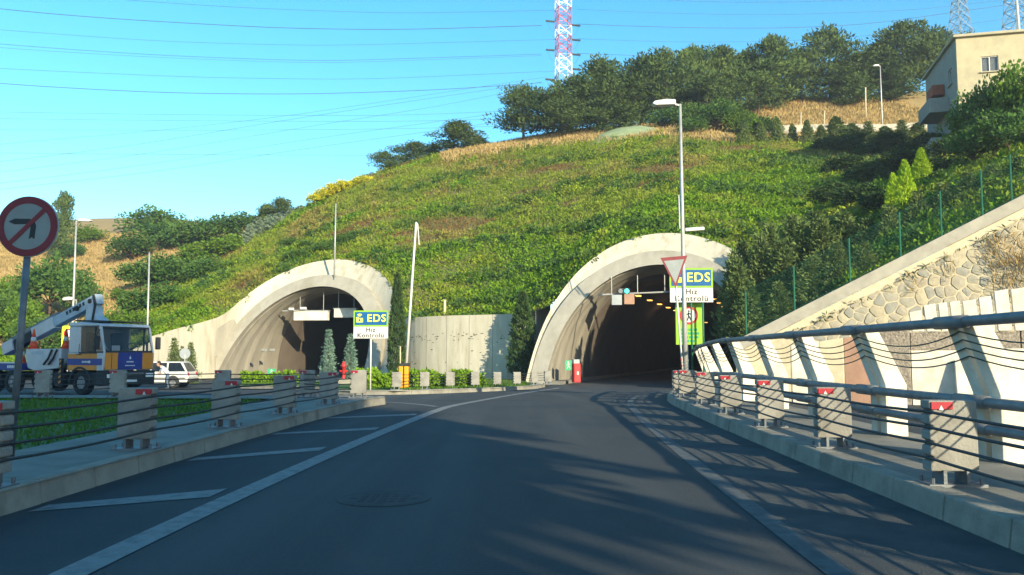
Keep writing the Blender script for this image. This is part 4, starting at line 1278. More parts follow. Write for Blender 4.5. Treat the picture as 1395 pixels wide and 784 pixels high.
# give way sign on its pole
d_ = 27.5
pt, pbm = at(918, 372, d_), at(932, 510, d_)
gw = empty('give_way_sign', (pbm.x, d_, gz(d_) + .2), 0, 'red bordered give way triangle on a white pole beside the right barrier', 'sign')
gt = pt.z - gz(d_) - .2; gx = pt.x - pbm.x
MB().cyl((0, 0, 0), (gx * .95, .0, gt + .3), .032, n=8).build('pole', M['white'], gw, True)
for k in range(5):
    z = .25 + .2 * k
    MB().cyl((gx * z / gt, 0, z), (gx * (z + .1) / gt, 0, z + .1), .034, n=8).build('red_stripe', M['redpaint'], gw)
kk = d_ / F_PX
def tri(s, y):
    return [(gx - 18.5 * kk * s, y, gt + (16.5 + 0) * kk * s + .09), (gx + 18.5 * kk * s, y, gt + 20 * kk * s + .09), (gx + 2 * kk * s, y, gt - 25 * kk * s + .09)]
MB().add(tri(1, -.04) + tri(1, -.055), [(0, 1, 2), (5, 4, 3), (0, 3, 4, 1), (1, 4, 5, 2), (2, 5, 3, 0)]).build('red_border', M['shadered'], gw, bevel=.004)
MB().add(tri(.74, -.058) + tri(.74, -.062), [(0, 1, 2), (5, 4, 3), (0, 3, 4, 1), (1, 4, 5, 2), (2, 5, 3, 0)]).build('white_face', M['shadeface'], gw)

# no left turn sign at the left edge
d_ = 9.6
pc, pf = at(38, 309, d_), at(12, 600, d_)
nl = empty('no_left_turn_sign', (pf.x, d_, .18), 0, 'round no left turn sign on a grey pole at the left edge', 'sign')
cz, cx = pc.z - .18, pc.x - pf.x
MB().cyl((0, .05, 0), (cx, .05, cz + .25), .038, n=10).build('pole', M['steel'], nl, True)
rr = 42 / F_PX * d_
b_ = MB(); b_.cyl((cx, -.005, cz), (cx, .02, cz), rr, n=40); b_.build('disc', M['signgrey'], nl)
disc(MB(), cx, -.010, cz, 0, rr * .8, 40).build('white_face', M['shadeface'], nl)
disc(MB(), cx, -.013, cz, rr * .76, rr * .985, 40).build('red_ring', M['shadered'], nl)
f = MB()
w = rr * .2
f.add([(cx + .06 * rr, -.012, cz - .42 * rr), (cx + .16 * rr, -.012, cz - .36 * rr), (cx + .25 * rr, -.012, cz - .42 * rr), (cx + .29 * rr, -.012, cz + .02 * rr), (cx + .22 * rr, -.012, cz + .2 * rr), (cx + .06 * rr, -.012, cz + .24 * rr), (cx + .06 * rr, -.012, cz + .08 * rr), (cx + .11 * rr, -.012, cz - .02 * rr)], [tuple(range(8))])
f.add([(cx + .10 * rr, -.0125, cz + .08 * rr), (cx + .10 * rr, -.0125, cz + .25 * rr), (cx - .42 * rr, -.0125, cz + .26 * rr), (cx - .62 * rr, -.0125, cz + .16 * rr), (cx - .42 * rr, -.0125, cz + .07 * rr)], [tuple(range(5))])
f.build('black_arrow', M['signblack'], nl)
MB().bar((cx - .56 * rr, -.016, cz - .56 * rr), (cx + .56 * rr, -.016, cz + .56 * rr), .002, rr * .15).build('red_slash', M['shadered'], nl)

# yellow notice behind the truck
d_ = 44
pc = at(93, 462, d_)
yn = empty('yellow_notice_board', (pc.x, d_, gz(d_) - .05), .3, 'fluorescent yellow board with a speed roundel behind the truck', 'sign')
hh = pc.z - gz(d_) + .05
MB().cyl((0, .05, 0), (0, .05, hh), .04, n=8).build('pole', M['galv'], yn)
MB().box(0, 0, hh, .62, .04, 1.35).build('board', M['yellow'], yn, bevel=.01)
disc(MB(), .02, -.03, hh + .28, .0, .24).build('white_disc', M['signface'], yn)
disc(MB(), .02, -.034, hh + .28, .17, .25).build('red_ring', M['redpaint'], yn)
MB().box(0, -.03, hh - .35, .3, .008, .24).build('black_patch', M['signblack'], yn)
# round sign seen from the back near the white wagon
d_ = 50
pc = at(252, 482, d_)
rs_ = empty('round_sign_from_behind', (pc.x, d_, -.5), 0, 'grey back of a round traffic sign behind the white wagon', 'sign')
hh = pc.z + .5
MB().cyl((0, 0, 0), (0, 0, hh), .035, n=8).build('pole', M['galv'], rs_)
MB().cyl((0, -.02, hh), (0, .01, hh), .32, n=24).build('disc', M['signgrey'], rs_)

# ------------------------------------------------------------------ lamp posts and poles
def lamp_post(label, base, top, arm, head=.95, r=.06, group='street lamps', m='galv', double=False):
    root = empty('street_lamp', base, 0, label, 'street lamp', group)
    t = Vector(top) - Vector(base)
    MB().tube([(0, 0, 0), t * .3, t * .6, t], r, 8, rs=[r * 1.3, r * 1.1, r * .9, r * .65]).build('pole', M[m], root, True)
    MB().lathe([(r * 2.6, 0), (r * 2.6, .04), (r * 1.6, .06), (r * 1.6, .3)], 10).build('base', M[m], root)
    s = 1 if arm > 0 else -1
    MB().bar(t + Vector((0, 0, -.06)), t + Vector((s * .3, 0, .02)), .06, .06).build('arm', M[m], root)
    h = MB()
    L = abs(arm); q = t + Vector((s * .18, 0, .0))
    prof = [(0, -.05), (L * .85, -.08), (L, -.02), (L * .9, .08), (L * .4, .15), (0, .13)]
    h.add([(q.x + s * a, q.y - .16, q.z + b) for a, b in prof] + [(q.x + s * a, q.y + .16, q.z + b) for a, b in prof],
          [tuple(range(5, -1, -1)), tuple(range(6, 12))] + [(k, (k + 1) % 6, (k + 1) % 6 + 6, k + 6) for k in range(6)])
    h.build('lamp_head', M['white'], root, bevel=.03)
    return root
d_ = 30.0
bt, tp = at(934, 506, d_), at(926.5, 142, d_)
lamp_post('tall grey street lamp rising in front of the right tunnel', (bt.x, d_, gz(d_) + .2), (tp.x, d_, tp.z), -.85, r=.075)
d_ = 47.5
tp = at(929, 266, d_)
sp = empty('slim_pole', (tp.x + .2, d_, -.35), 0, 'thin pale pole with a low lamp head just behind the tall right lamp', 'pole')
MB().tube([(0, 0, 0), (-.2, 0, tp.z + .35)], .05, 6).build('pole', M['white'], sp)
MB().tube([(-.35, 0, tp.z - 1.6), (-.38, 0, tp.z + .35)], .03, 6).build('side_rod', M['white'], sp)
q = at(946, 313, d_)
MB().bar((q.x - tp.x - .2 - .55, 0, q.z + .32), (q.x - tp.x - .2 + .55, 0, q.z + .40), .3, .2).build('lamp_head', M['white'], sp, bevel=.05)
d_ = 60
bt, tp = at(98, 470, d_), at(104, 301, d_)
lamp_post('street lamp rising just right of the no left turn sign', (bt.x, d_, -.45), (tp.x, d_, tp.z), .95, r=.085)
d_ = 50
bt, tp = at(105, 470, d_), at(104, 408, d_)
lamp_post('low street lamp whose pale head shows above the truck boom', (bt.x, d_, -.45), (tp.x, d_, tp.z), -.6, r=.05)
for px_, ptop_, pbot, d_, r_, lab in ((203.5, 345, 450, 62.5, .075, 'bare pale pole standing behind the left end of the wing wall'), (457.5, 278, 372, 69.5, .065, 'thin bare pole standing on the crown of the left tunnel')):
    bt, tp = at(px_ - 2, pbot, d_), at(px_, ptop_, d_)
    z0 = -.5 if px_ < 300 else bt.z - .6
    pl = empty('bare_pole', (bt.x, d_, z0), 0, lab, 'pole', 'bare poles')
    h = tp.z - z0
    MB().tube([(0, 0, 0), (tp.x - bt.x, 0, h)], r_, 8, rs=[r_ * 1.2, r_ * .8]).build('shaft', M['galv'], pl, True)
    MB().lathe([(r_ * 1.1, 0), (r_ * 1.1, .05), (0, .08)], 8, (tp.x - bt.x, 0, h)).build('cap', M['steel'], pl)
    MB().lathe([(r_ * 2.2, 0), (r_ * 2.2, .05), (r_ * 1.3, .07), (r_ * 1.3, .12)], 8).build('base_plate', M['steel'], pl)
# poles on the dry bank under the pines
d_ = 99.0
tp = at(1199, 90, d_); zb_ = hz(tp.x, d_) - .4
lamp_post('far street lamp standing on the dry bank below the pines', (tp.x, d_, zb_), (tp.x, d_, tp.z), -.7, r=.09)
for px_, py_, d_, r_, lab in ((1178, 120, 104, .10, 'leaning wooden utility post on the dry bank left of the far lamp'), (1122, 152, 100, .07, 'short fence stake on the dry bank, right one'), (1090, 154, 100, .07, 'short fence stake on the dry bank, left one')):
    q = at(px_, py_, d_); z_ = hz(q.x, d_) - .3
    o = empty('wooden_post', (q.x, d_, z_), 0, lab, 'post', 'wooden posts on the dry bank')
    MB().tube([(0, 0, 0), (.1, 0, q.z - z_)], r_, 6, rs=[r_, r_ * .8]).build('shaft', M['creamr'], o, True)
    MB().lathe([(r_ * 1.2, 0), (r_ * 1.2, .06), (0, .1)], 6, (.1, 0, q.z - z_)).build('cap', M['creamr'], o)
# short wooden post over the curved wall
q = at(606, 430, 61.5)
wp_ = empty('marker_post', (q.x, q.y, q.z - .4), 0, 'short tan marker post above the curved retaining wall', 'post')
MB().box(0, 0, .75, .16, .16, 1.5).build('shaft', M['creamr'], wp_, bevel=.02)
MB().box(0, 0, 1.52, .2, .2, .05).build('cap', M['creamr'], wp_)

# raised boom barrier
d_ = 37.5
q = at(550, 527, d_)
bb = empty('boom_barrier', (q.x, d_, gz(d_) + .12), 0, 'orange boom barrier with its long white boom raised', 'barrier')
for sx in (-.115, .115):
    c_ = MB().box(sx, 0, .52, .19, .36, 1.02).build('cabinet', M['orange'], bb, bevel=.03)
    MB().box(sx, -.185, .55, .13, .012, .8).build('cabinet_door', M['orange'], c_, bevel=.004)
MB().box(0, -.02, .52, .036, .3, .98).build('gap_panel', M['dark'], bb)
MB().box(.05, 0, 1.1, .4, .3, .14).build('motor_cover', M['dark'], bb, bevel=.03)
MB().box(0, 0, .0, .8, .6, .06).build('base_slab', M['kerb'], bb)
tp = at(567, 303, d_) - Vector((q.x, d_, gz(d_) + .12))
MB().tube([(.1, 0, 1.05), tp], .06, 8, rs=[.065, .045]).build('boom', M['white'], bb, True)
e0 = at(569, 306, d_) - Vector((q.x, d_, gz(d_) + .12)); e1 = at(571, 334, d_) - Vector((q.x, d_, gz(d_) + .12))
MB().tube([tp, e0, e1], .025, 5).build('boom_strut', M['white'], bb)
MB().tube([(-.16, 0, 1.0), (-.17, 0, 1.9)], .03, 6).build('side_post', M['creamr'], bb)
wb = at(572, 505, 42)
tb = empty('stone_bench', (wb.x, 42, gz(42) + .12), 0, 'low pale slab bench beside the orange boom barrier', 'bench')
MB().box(0, 0, .62, 1.0, .4, .12).build('seat', M['whitec'], tb, bevel=.02)
for sx in (-.3, .3): MB().box(sx, 0, .28, .14, .34, .56).build('leg', M['whitec'], tb)
# hydrant
q = at(468, 515, 47)
hy = empty('fire_hydrant', (q.x, 47, gz(47) + .12), 0, 'slim red hydrant between the two blue conifers', 'hydrant')
MB().lathe([(.16, 0), (.16, .08), (.10, .1), (.10, 1.0), (.15, 1.02), (.15, 1.12), (.08, 1.3), (.03, 1.34)], 12).build('body', M['redpaint'], hy, True)
MB().cyl((-.22, 0, .8), (.22, 0, .8), .06, n=8).build('outlets', M['redpaint'], hy)
for px_, d_, w0, lab in ((480, 45.6, 1.6, 'low pale concrete block lying beside the red hydrant'),):
    q = at(px_, 516, d_)
    o = empty('concrete_block', (q.x, d_, gz(d_) + .12), .1, lab, 'block')
    MB().prism([(-w0 / 2, 0), (w0 / 2, 0), (w0 / 2 - .08, .42), (-w0 / 2 + .08, .42)], 'y', -.25, .25).build('body', M['kerb'], o, bevel=.03)

# ------------------------------------------------------------------ crane truck
def wheel(parent, loc, r=.47, w=.28, nm='wheel'):
    x, y, z = loc
    t = MB(); n = 22
    def ring(rad, yy): return [(x + rad * math.cos(2 * math.pi * k / n), yy, z + rad * math.sin(2 * math.pi * k / n)) for k in range(n)]
    prof = [(r * .55, y - w / 2), (r * .93, y - w / 2), (r, y - w / 2 + .04), (r, y + w / 2 - .04), (r * .93, y + w / 2), (r * .55, y + w / 2)]
    rows = [ring(a, b) for a, b in prof]
    vs_ = [p for q in rows for p in q]
    t.add(vs_, [(i * n + k, i * n + (k + 1) % n, (i + 1) * n + (k + 1) % n, (i + 1) * n + k) for i in range(5) for k in range(n)])
    o = t.build(nm, M['tyre'], parent, True)
    h = MB(); h.cyl((x, y - w * .36, z), (x, y + w * .36, z), r * .58, n=18); h.cyl((x, y - w * .5, z), (x, y + w * .5, z), r * .2, n=10)
    for k in range(8):
        a = 2 * math.pi * k / 8; h.cyl((x + r * .38 * math.cos(a), y - w * .42, z + r * .38 * math.sin(a)), (x + r * .38 * math.cos(a), y + w * .42, z + r * .38 * math.sin(a)), .03, n=6)
    h.build('rim', M['rim'], o)
    return o

tk = empty('crane_truck', (-15.45, 32.0, gz(32)), R(-26), 'white crane truck with orange and blue stripes parked across the junction', 'truck')
CW = 2.35     # cab from y=0 (near side) to y=CW, nose at x=0, rear to -x
cab = MB()
# cab shell as a hollow frame so the windows are real openings: lower body, rear wall, roof, pillars
prof = [(-2.0, .95), (-.02, .95), (.02, 1.62), (-2.0, 1.62)]
cab.prism(prof, 'y', 0.0, CW)
cab.prism([(-2.0, 1.62), (-1.35, 1.62), (-1.35, 2.62), (-2.0, 2.62)], 'y', .02, .10)
cab.prism([(-2.0, 1.62), (-1.35, 1.62), (-1.35, 2.62), (-2.0, 2.62)], 'y', CW - .10, CW - .02)
cab.prism([(-2.0, 1.62), (-1.92, 1.62), (-1.92, 2.62), (-2.0, 2.62)], 'y', .10, CW - .10)
cab.build('cab', M['cabwhite'], tk, bevel=.03)
MB().prism([(-2.02, 2.62), (-.22, 2.62), (-.3, 2.74), (-1.95, 2.80)], 'y', 0.0, CW).build('cab_roof', M['cabwhite'], tk, bevel=.05)
for y0 in (.02, CW - .10):
    MB().prism([(-.02, 1.62), (.01, 1.62), (-.22, 2.62), (-.32, 2.62)], 'y', y0, y0 + .08).build('windscreen_pillar', M['cabwhite'], tk)
    MB().prism([(-.55, 1.62), (-.50, 1.62), (-.50, 2.62), (-.55, 2.62)], 'y', y0 + .01, y0 + .06).build('quarter_bar', M['dark'], tk)
MB().add([(0, .1, 1.64), (0, CW - .1, 1.64), (-.25, CW - .1, 2.6), (-.25, .1, 2.6)], [(0, 1, 2, 3)]).build('windscreen', M['clearglass'], tk)
MB().prism([(-.03, 1.62), (.02, 1.62), (.0, 1.70), (-.05, 1.70)], 'y', .1, CW - .1).build('windscreen_trim', M['dark'], tk)
MB().prism([(-.26, 2.55), (-.2, 2.55), (-.22, 2.63), (-.28, 2.63)], 'y', .1, CW - .1).build('windscreen_trim', M['dark'], tk)
for y0, nm in ((.05, 'side_window'), (CW - .06, 'side_window')):
    MB().add([(-1.33, y0, 1.64), (-.04, y0, 1.64), (-.3, y0, 2.6), (-1.33, y0, 2.6)], [(0, 1, 2, 3)]).build(nm, M['clearglass'], tk)
MB().prism([(-1.36, 1.58), (-.02, 1.58), (-.02, 1.645), (-1.36, 1.645)], 'y', .0, .03).build('window_sill', M['dark'], tk)
# stripes on the near side
dr = MB().box(-1.0, -.006, 1.27, 1.94, .012, .62).build('side_stripes', M['laborange'], tk)
MB().box(-1.0, -.016, 1.27, 1.94, .008, .25).build('blue_stripe', M['labblue'], dr)
MB().box(-.72, -.023, 1.27, .10, .006, .09).build('oval_badge', M['white'], dr)
f = MB()
for k in range(7): f.box(-1.12 + k * .055, -.023, 1.27, .04, .006, .06 if k % 3 else .08)
f.build('side_lettering', M['white'], dr)
MB().box(-.16, -.008, 1.28, .3, .02, .66).build('corner_panel', M['cabwhite'], tk)
MB().bar((-1.45, -.03, 1.56), (-1.2, -.03, 1.56), .03, .03).build('door_handle', M['dark'], tk)
MB().box(-1.36, -.004, 1.5, .015, .012, .9).build('door_seam', M['dark'], tk)
# front panels
MB().box(.012, .36, 1.3, .02, .56, .64).build('front_orange_panel', M['laborange'], tk)
MB().box(.012, CW - .32, 1.3, .02, .5, .64).build('front_orange_panel', M['laborange'], tk)
fp = MB().box(.014, (0.65 + CW - .58) / 2, 1.3, .02, CW - .58 - .65, .66).build('front_blue_panel', M['labblue'], tk)
ym = 1.2
f = MB()
f.add([(.027, ym - .05, 1.40), (.027, ym, 1.36), (.027, ym + .05, 1.40), (.027, ym + .02, 1.46), (.027, ym, 1.52), (.027, ym - .02, 1.46)], [tuple(range(6))])
for k in range(7): f.box(.027, ym - .14 + k * .046, 1.27, .004, .034, .05)
for k in range(10): f.box(.027, ym - .2 + k * .045, 1.12, .004, .03, .035)
f.build('front_emblem', M['signface'], fp)
MB().box(.03, .36, 1.3, .006, .02, .6).build('panel_seam', M['dark'], tk)
# bumper, grille, lights
MB().prism([(-.35, .35), (.1, .38), (.12, .92), (-.35, .93)], 'y', .02, CW - .02).build('bumper', M['dark'], tk, bevel=.03)
for y0 in (.28, CW - .3):
    MB().box(.13, y0, .74, .03, .36, .16).build('headlight', M['signface'], tk, bevel=.01)
MB().box(.13, CW / 2, .55, .02, .55, .12).build('number_plate', M['signface'], tk)
MB().box(.125, CW / 2, .8, .02, 1.2, .1).build('grille', M['steel'], tk)
# mirrors, visor, seats, steering wheel
MB().bar((-.2, -.02, 2.5), (-.05, -.25, 2.35), .03, .03).build('mirror_arm', M['dark'], tk)
MB().box(-.05, -.25, 2.0, .12, .2, .5).build('mirror', M['dark'], tk, bevel=.03)
MB().box(-.05, CW + .22, 2.0, .12, .2, .5).build('mirror', M['dark'], tk, bevel=.03)
MB().prism([(-1.9, 2.84), (-.5, 2.80), (-.5, 2.86), (-1.9, 2.9)], 'y', .2, CW - .1).build('roof_rack', M['dark'], tk)
for y0 in (.6, 1.7):
    MB().box(-1.4, y0, 1.9, .14, .5, 1.0).build('seat_back', M['dark'], tk, bevel=.05)
sw_ = MB()
c0 = Vector((-.42, 1.68, 1.82))
ring = [c0 + Vector((.06 * math.cos(t), .23 * math.sin(t), .0)) + Vector((-.16 * math.cos(t), 0, .17 * math.cos(t))) for t in np.linspace(0, 2 * math.pi, 19)]
sw_.tube(ring, .018, 5); sw_.build('steering_wheel', M['dark'], tk)
MB().box(-.25, .75, 1.78, .02, .35, .24).build('paper_on_dashboard', M['signface'], tk)
MB().box(-.35, CW / 2, 1.64, .5, CW - .25, .06).build('dashboard', M['dark'], tk)
# chassis and wheels
MB().box(-3.8, CW / 2, .72, 7.2, .9, .26).build('chassis', M['dark'], tk)
for x_ in (-1.25, -5.4, -6.6):
    for y_ in (.18, CW - .18):
        wheel(tk, (x_, y_, .47), .47, .3)
ar = MB()
arc = [( -1.25 + .62 * math.cos(t), .47 + .62 * math.sin(t)) for t in np.linspace(0, math.pi, 12)]
arc += [(-1.25 + .54 * math.cos(t), .47 + .54 * math.sin(t)) for t in np.linspace(math.pi, 0, 12)]
n = len(arc)
ar.prism(arc, 'y', -.03, .35)
ar.build('wheel_arch', M['dark'], tk)
MB().box(-.55, .3, .62, .55, .5, .5).build('step_box', M['dark'], tk, bevel=.03)
MB().box(-2.6, .35, .62, .5, .6, .5).build('fuel_tank', M['dark'], tk, bevel=.08)
st = MB().box(-2.35, .0, .85, .14, .1, 1.1).build('warning_stripe_post', M['dark'], tk)
for k in range(5): MB().bar((-2.41, -.056, .45 + k * .2), (-2.29, -.056, .53 + k * .2), .004, .06).build('yellow_stripe', M['laborange'], st)
# bed: hopper tub and rear platform
MB().prism([(-4.9, 1.45), (-4.75, 1.0), (-4.3, .9), (-2.9, 1.0), (-2.75, 1.2), (-2.75, 1.78), (-4.9, 1.78)], 'y', .25, CW - .25).build('tub', M['cabwhite'], tk, bevel=.03)
hs_ = MB()
for x_ in (-3.2, -3.5):
    hs_.tube([(x_ + .25, .22, 1.75), (x_ + .1, .18, 1.4), (x_ - .2, .2, 1.15)], .04, 6)
hs_.build('hoses', M['dark'], tk)
f = MB()
for k in range(6): f.box(-4.5 + k * .13, .243, 1.62, .09, .006, .14)
f.build('tub_lettering', M['craneblue'], tk)
MB().box(-6.2, CW / 2, 1.05, 2.5, CW, .3).build('platform', M['labblue'], tk, bevel=.02)
MB().box(-6.2, -.012, 1.22, 2.5, .02, .06).build('platform_edge', M['white'], tk)
f = MB()
for k in range(6): f.box(-5.6 + k * .1, -.008, 1.06, .07, .008, .11)
f.build('platform_lettering', M['signface'], tk)
# crane: column, knuckle, boom sections
by = 1.15
MB().prism([(-2.75, 1.6), (-2.1, 1.6), (-2.1, 2.85), (-2.6, 2.85)], 'y', by - .3, by + .3).build('crane_base', M['craneblue'], tk, bevel=.04)
MB().prism([(-2.35, 2.8), (-1.2, 2.78), (-1.75, 3.1), (-1.95, 3.75), (-2.25, 3.8)], 'y', by - .22, by + .22).build('crane_column', M['craneblue'], tk, bevel=.04)
k0, k1 = Vector((-1.95, by, 3.72)), Vector((-7.5, by, 1.75))
def sec(a, b, w, h, nm, m, dz=0.0):
    p0_, p1_ = k0.lerp(k1, a) + Vector((0, 0, dz)), k0.lerp(k1, b) + Vector((0, 0, dz))
    return MB().bar(p0_, p1_, w, h).build(nm, m, tk, bevel=.02)
sec(-.03, .62, .34, .42, 'boom', M['craneblue']); sec(.42, .66, .40, .5, 'boom_end_box', M['cabwhite'], -.02)
sec(.4, .95, .22, .18, 'boom_cylinder', M['steel'], .28); sec(.6, 1.0, .30, .40, 'boom_extension', M['dark'], -.05); sec(.88, 1.0, .42, .5, 'boom_tip', M['cabwhite'])
for a_ in (.02, .16):
    q = k0.lerp(k1, a_); MB().cyl(q + Vector((0, -.26, 0)), q + Vector((0, .26, 0)), .1, n=10).build('pin', M['dark'], tk)
MB().tube([k0 + Vector((.1, -.24, .2)), k0 + Vector((.22, -.24, -.2)), k0 + Vector((.1, -.24, -.8))], .05, 6).build('hydraulic_hose', M['dark'], tk)
f = MB()
for k in range(6):
    q = k0.lerp(k1, .10 + .035 * k) + Vector((0, -.175, .06)); f.box(q.x, q.y, q.z, .12, .008, .14, M=Matrix.Rotation(-.36, 3, 'Y'))
f.build('boom_lettering', M['signblack'], tk)
# cones stowed on the truck bed
TKM = Matrix.Translation(tk.location) @ Matrix.Rotation(R(-26), 4, 'Z')
def cone(label, lx, ly, lz, h=.75):
    q = TKM @ Vector((lx, ly, lz))
    o = empty('traffic_cone', q, .3, label, 'traffic cone', 'traffic cones on the truck')
    MB().lathe([(.17, .03), (.115, h * .38)], 16).build('cone_body', M['conered'], o, True)
    MB().lathe([(.115, h * .38), (.085, h * .6)], 16).build('white_band', M['white'], o, True)
    MB().lathe([(.085, h * .6), (.03, h), (.02, h + .01)], 16).build('cone_tip', M['conered'], o, True)
    MB().box(0, 0, .015, .4, .4, .03).build('foot', M['conered'], o, bevel=.01)
cone('orange cone standing in the truck tub, nearest to the cab', -2.95, .6, 1.78, .8)
cone('orange cone at the rear end of the truck tub', -4.72, .45, 1.78, .8)
cone('orange cone on the truck platform beside the sign pole', -5.5, .5, 1.2, .8)

# ------------------------------------------------------------------ people
def person(label, loc, rz, bones, radii, head, cloth, name='person', hair_r=.105, legs='jeans'):
    """bones: name -> (parent, point); one continuous skinned body, coloured by height"""
    root = empty(name, loc, rz, label, 'person')
    names = list(bones)
    me = bpy.data.meshes.new('body')
    me.from_pydata([bones[n][1] for n in names], [(names.index(bones[n][0]), i) for i, n in enumerate(names) if bones[n][0]], [])
    me.update()
    o = link('body', me, M[cloth], root)
    sk = o.modifiers.new('skin', 'SKIN')
    for i, n in enumerate(names):
        r = radii.get(n, .05)
        me.skin_vertices[0].data[i].radius = (r, r) if not isinstance(r, tuple) else r
    me.skin_vertices[0].data[0].use_root = True
    sub_ = o.modifiers.new('sub', 'SUBSURF'); sub_.levels = sub_.render_levels = 2
    # clothing colours on the same surface: trousers below the belt, skin at neck, head and hands
    dg = bpy.context.evaluated_depsgraph_get()
    em = bpy.data.meshes.new_from_object(o.evaluated_get(dg))
    o.modifiers.clear(); o.data = em
    em.materials.clear()
    for mm in (cloth, legs, 'skin', 'dark'): em.materials.append(M[mm])
    pel = Vector(bones['pelvis'][1]); nk = Vector(bones['neck'][1])
    hl, hr = Vector(bones['hand_l'][1]), Vector(bones['hand_r'][1])
    for p in em.polygons:
        c = p.center
        if (c - nk).length < .1 and c.z > nk.z - .03 or c.z > nk.z + .02: p.material_index = 2
        elif min((c - hl).length, (c - hr).length) < .2: p.material_index = 2
        elif c.z < .09 and 'foot_l' in bones: p.material_index = 3
        elif c.z < pel.z + .03: p.material_index = 1
        p.use_smooth = True
    h = Vector(head)
    fa = MB()
    hm = [(.0, -.13), (.055, -.12), (.075, -.07), (.082, 0), (.085, .05), (.07, .10), (.035, .13), (0, .135)]
    fa.lathe([(max(r, .001), z) for r, z in hm], 14, tuple(h))
    fa.v = [(x, h.y + (y - h.y) * 1.18, z) for x, y, z in fa.v]
    fa.cyl(h + Vector((0, -.095, .0)), h + Vector((0, -.118, -.03)), .012, .016, 6)
    for s in (-1, 1):
        fa.box(h.x + s * .086, h.y + .01, h.z - .005, .018, .04, .06)
    fa.build('head', M['skin'], root, True)
    ey = MB()
    for s in (-1, 1): ey.cyl(h + Vector((s * .032, -.086, .012)), h + Vector((s * .032, -.1, .012)), .011, n=8)
    ey.box(h.x, h.y - .094, h.z - .062, .045, .012, .008)
    ey.build('eyes_and_mouth', M['hair'], root)
    hb_ = MB().lathe([(.088, .03), (.098, .06), (.09, .11), (.05, .15), (.001, .155)], 14, (h.x, h.y + .015, h.z))
    hb_.lathe([(.07, -.06), (.09, .0), (.094, .06)], 14, (h.x, h.y + .03, h.z))
    hb_.build('hair', M['hair'], root, True)
    return root
d_ = 44.0
q = at(228, 530, d_)
B = {'pelvis': (None, (0, 0, .80)), 'belly': ('pelvis', (0, -.08, .94)), 'chest': ('belly', (0, -.22, 1.08)), 'collar': ('chest', (0, -.30, 1.16)), 'neck': ('collar', (0, -.36, 1.20)), 'skull': ('neck', (0, -.42, 1.25)),
     'hip_l': ('pelvis', (.09, 0, .76)), 'knee_l': ('hip_l', (.11, -.05, .44)), 'ankle_l': ('knee_l', (.11, .03, .08)), 'foot_l': ('ankle_l', (.12, -.13, .04)),
     'hip_r': ('pelvis', (-.09, 0, .76)), 'knee_r': ('hip_r', (-.12, -.07, .44)), 'ankle_r': ('knee_r', (-.13, .02, .08)), 'foot_r': ('ankle_r', (-.14, -.14, .04)),
     'shoulder_l': ('chest', (.17, -.27, 1.12)), 'elbow_l': ('shoulder_l', (.23, -.32, .88)), 'hand_l': ('elbow_l', (.17, -.46, .74)),
     'shoulder_r': ('chest', (-.17, -.27, 1.12)), 'elbow_r': ('shoulder_r', (-.22, -.36, .88)), 'hand_r': ('elbow_r', (-.14, -.50, .78))}
RD = {'pelvis': .14, 'belly': .13, 'chest': .14, 'collar': .10, 'neck': .055, 'skull': .055, 'hip_l': .09, 'hip_r': .09, 'knee_l': .06, 'knee_r': .06, 'ankle_l': .042, 'ankle_r': .042, 'foot_l': .038, 'foot_r': .038,
      'shoulder_l': .06, 'shoulder_r': .06, 'elbow_l': .042, 'elbow_r': .042, 'hand_l': .032, 'hand_r': .032}
person('person in white shirt stooping beside the white wagon', (q.x, d_, gz(d_)), R(-60), B, RD, (0, -.46, 1.31), 'shirt')
B2 = {'pelvis': (None, (0, 0, .12)), 'belly': ('pelvis', (0, -.02, .30)), 'chest': ('belly', (0, -.03, .50)), 'collar': ('chest', (0, -.03, .60)), 'neck': ('collar', (0, -.04, .66)), 'skull': ('neck', (0, -.05, .73)),
      'hip_l': ('pelvis', (.1, -.05, .1)), 'knee_l': ('hip_l', (.13, -.45, .14)), 'ankle_l': ('knee_l', (.13, -.5, -.2)),
      'hip_r': ('pelvis', (-.1, -.05, .1)), 'knee_r': ('hip_r', (-.13, -.45, .14)), 'ankle_r': ('knee_r', (-.13, -.5, -.2)),
      'shoulder_l': ('chest', (.19, -.04, .56)), 'elbow_l': ('shoulder_l', (.24, -.14, .32)), 'hand_l': ('elbow_l', (.16, -.38, .34)),
      'shoulder_r': ('chest', (-.19, -.04, .56)), 'elbow_r': ('shoulder_r', (-.24, -.14, .32)), 'hand_r': ('elbow_r', (-.16, -.38, .34))}
q = TKM @ Vector((-1.05, .6, 1.42))
person('passenger sitting in the truck cab, seen through the side window', q, R(-26) + R(90), B2, RD, (0, -.06, .82), 'shirt')

# ------------------------------------------------------------------ white estate car
cr = empty('estate_car', (-19.8, 47.0, gz(47)), R(182), 'white estate car parked before the left wing wall', 'car')
# local: x forward, built nose to +x; turned so the nose points left in the picture
def loft(prof, ys_, name, m, bevel=.04):
    return None
W = 1.62
body = [(-2.05, .32), (2.05, .30), (2.12, .55), (2.05, .80), (1.0, .90), (-2.0, .92), (-2.12, .62)]
MB().prism(body, 'y', -W / 2, W / 2).build('body', M['white'], cr, bevel=.06)
gh = MB()
low_ = [(.95, .88), (-2.02, .90)]; up_ = [(.30, 1.42), (-1.72, 1.42)]
roof = MB().add([(.34, -.62, 1.38), (.34, .62, 1.38), (-1.74, .62, 1.39), (-1.74, -.62, 1.39), (.2, -.58, 1.45), (.2, .58, 1.45), (-1.65, .58, 1.45), (-1.65, -.58, 1.45)], [(0, 1, 2, 3), (4, 5, 6, 7), (0, 1, 5, 4), (1, 2, 6, 5), (2, 3, 7, 6), (3, 0, 4, 7)])
roof.build('roof', M['white'], cr, bevel=.02)
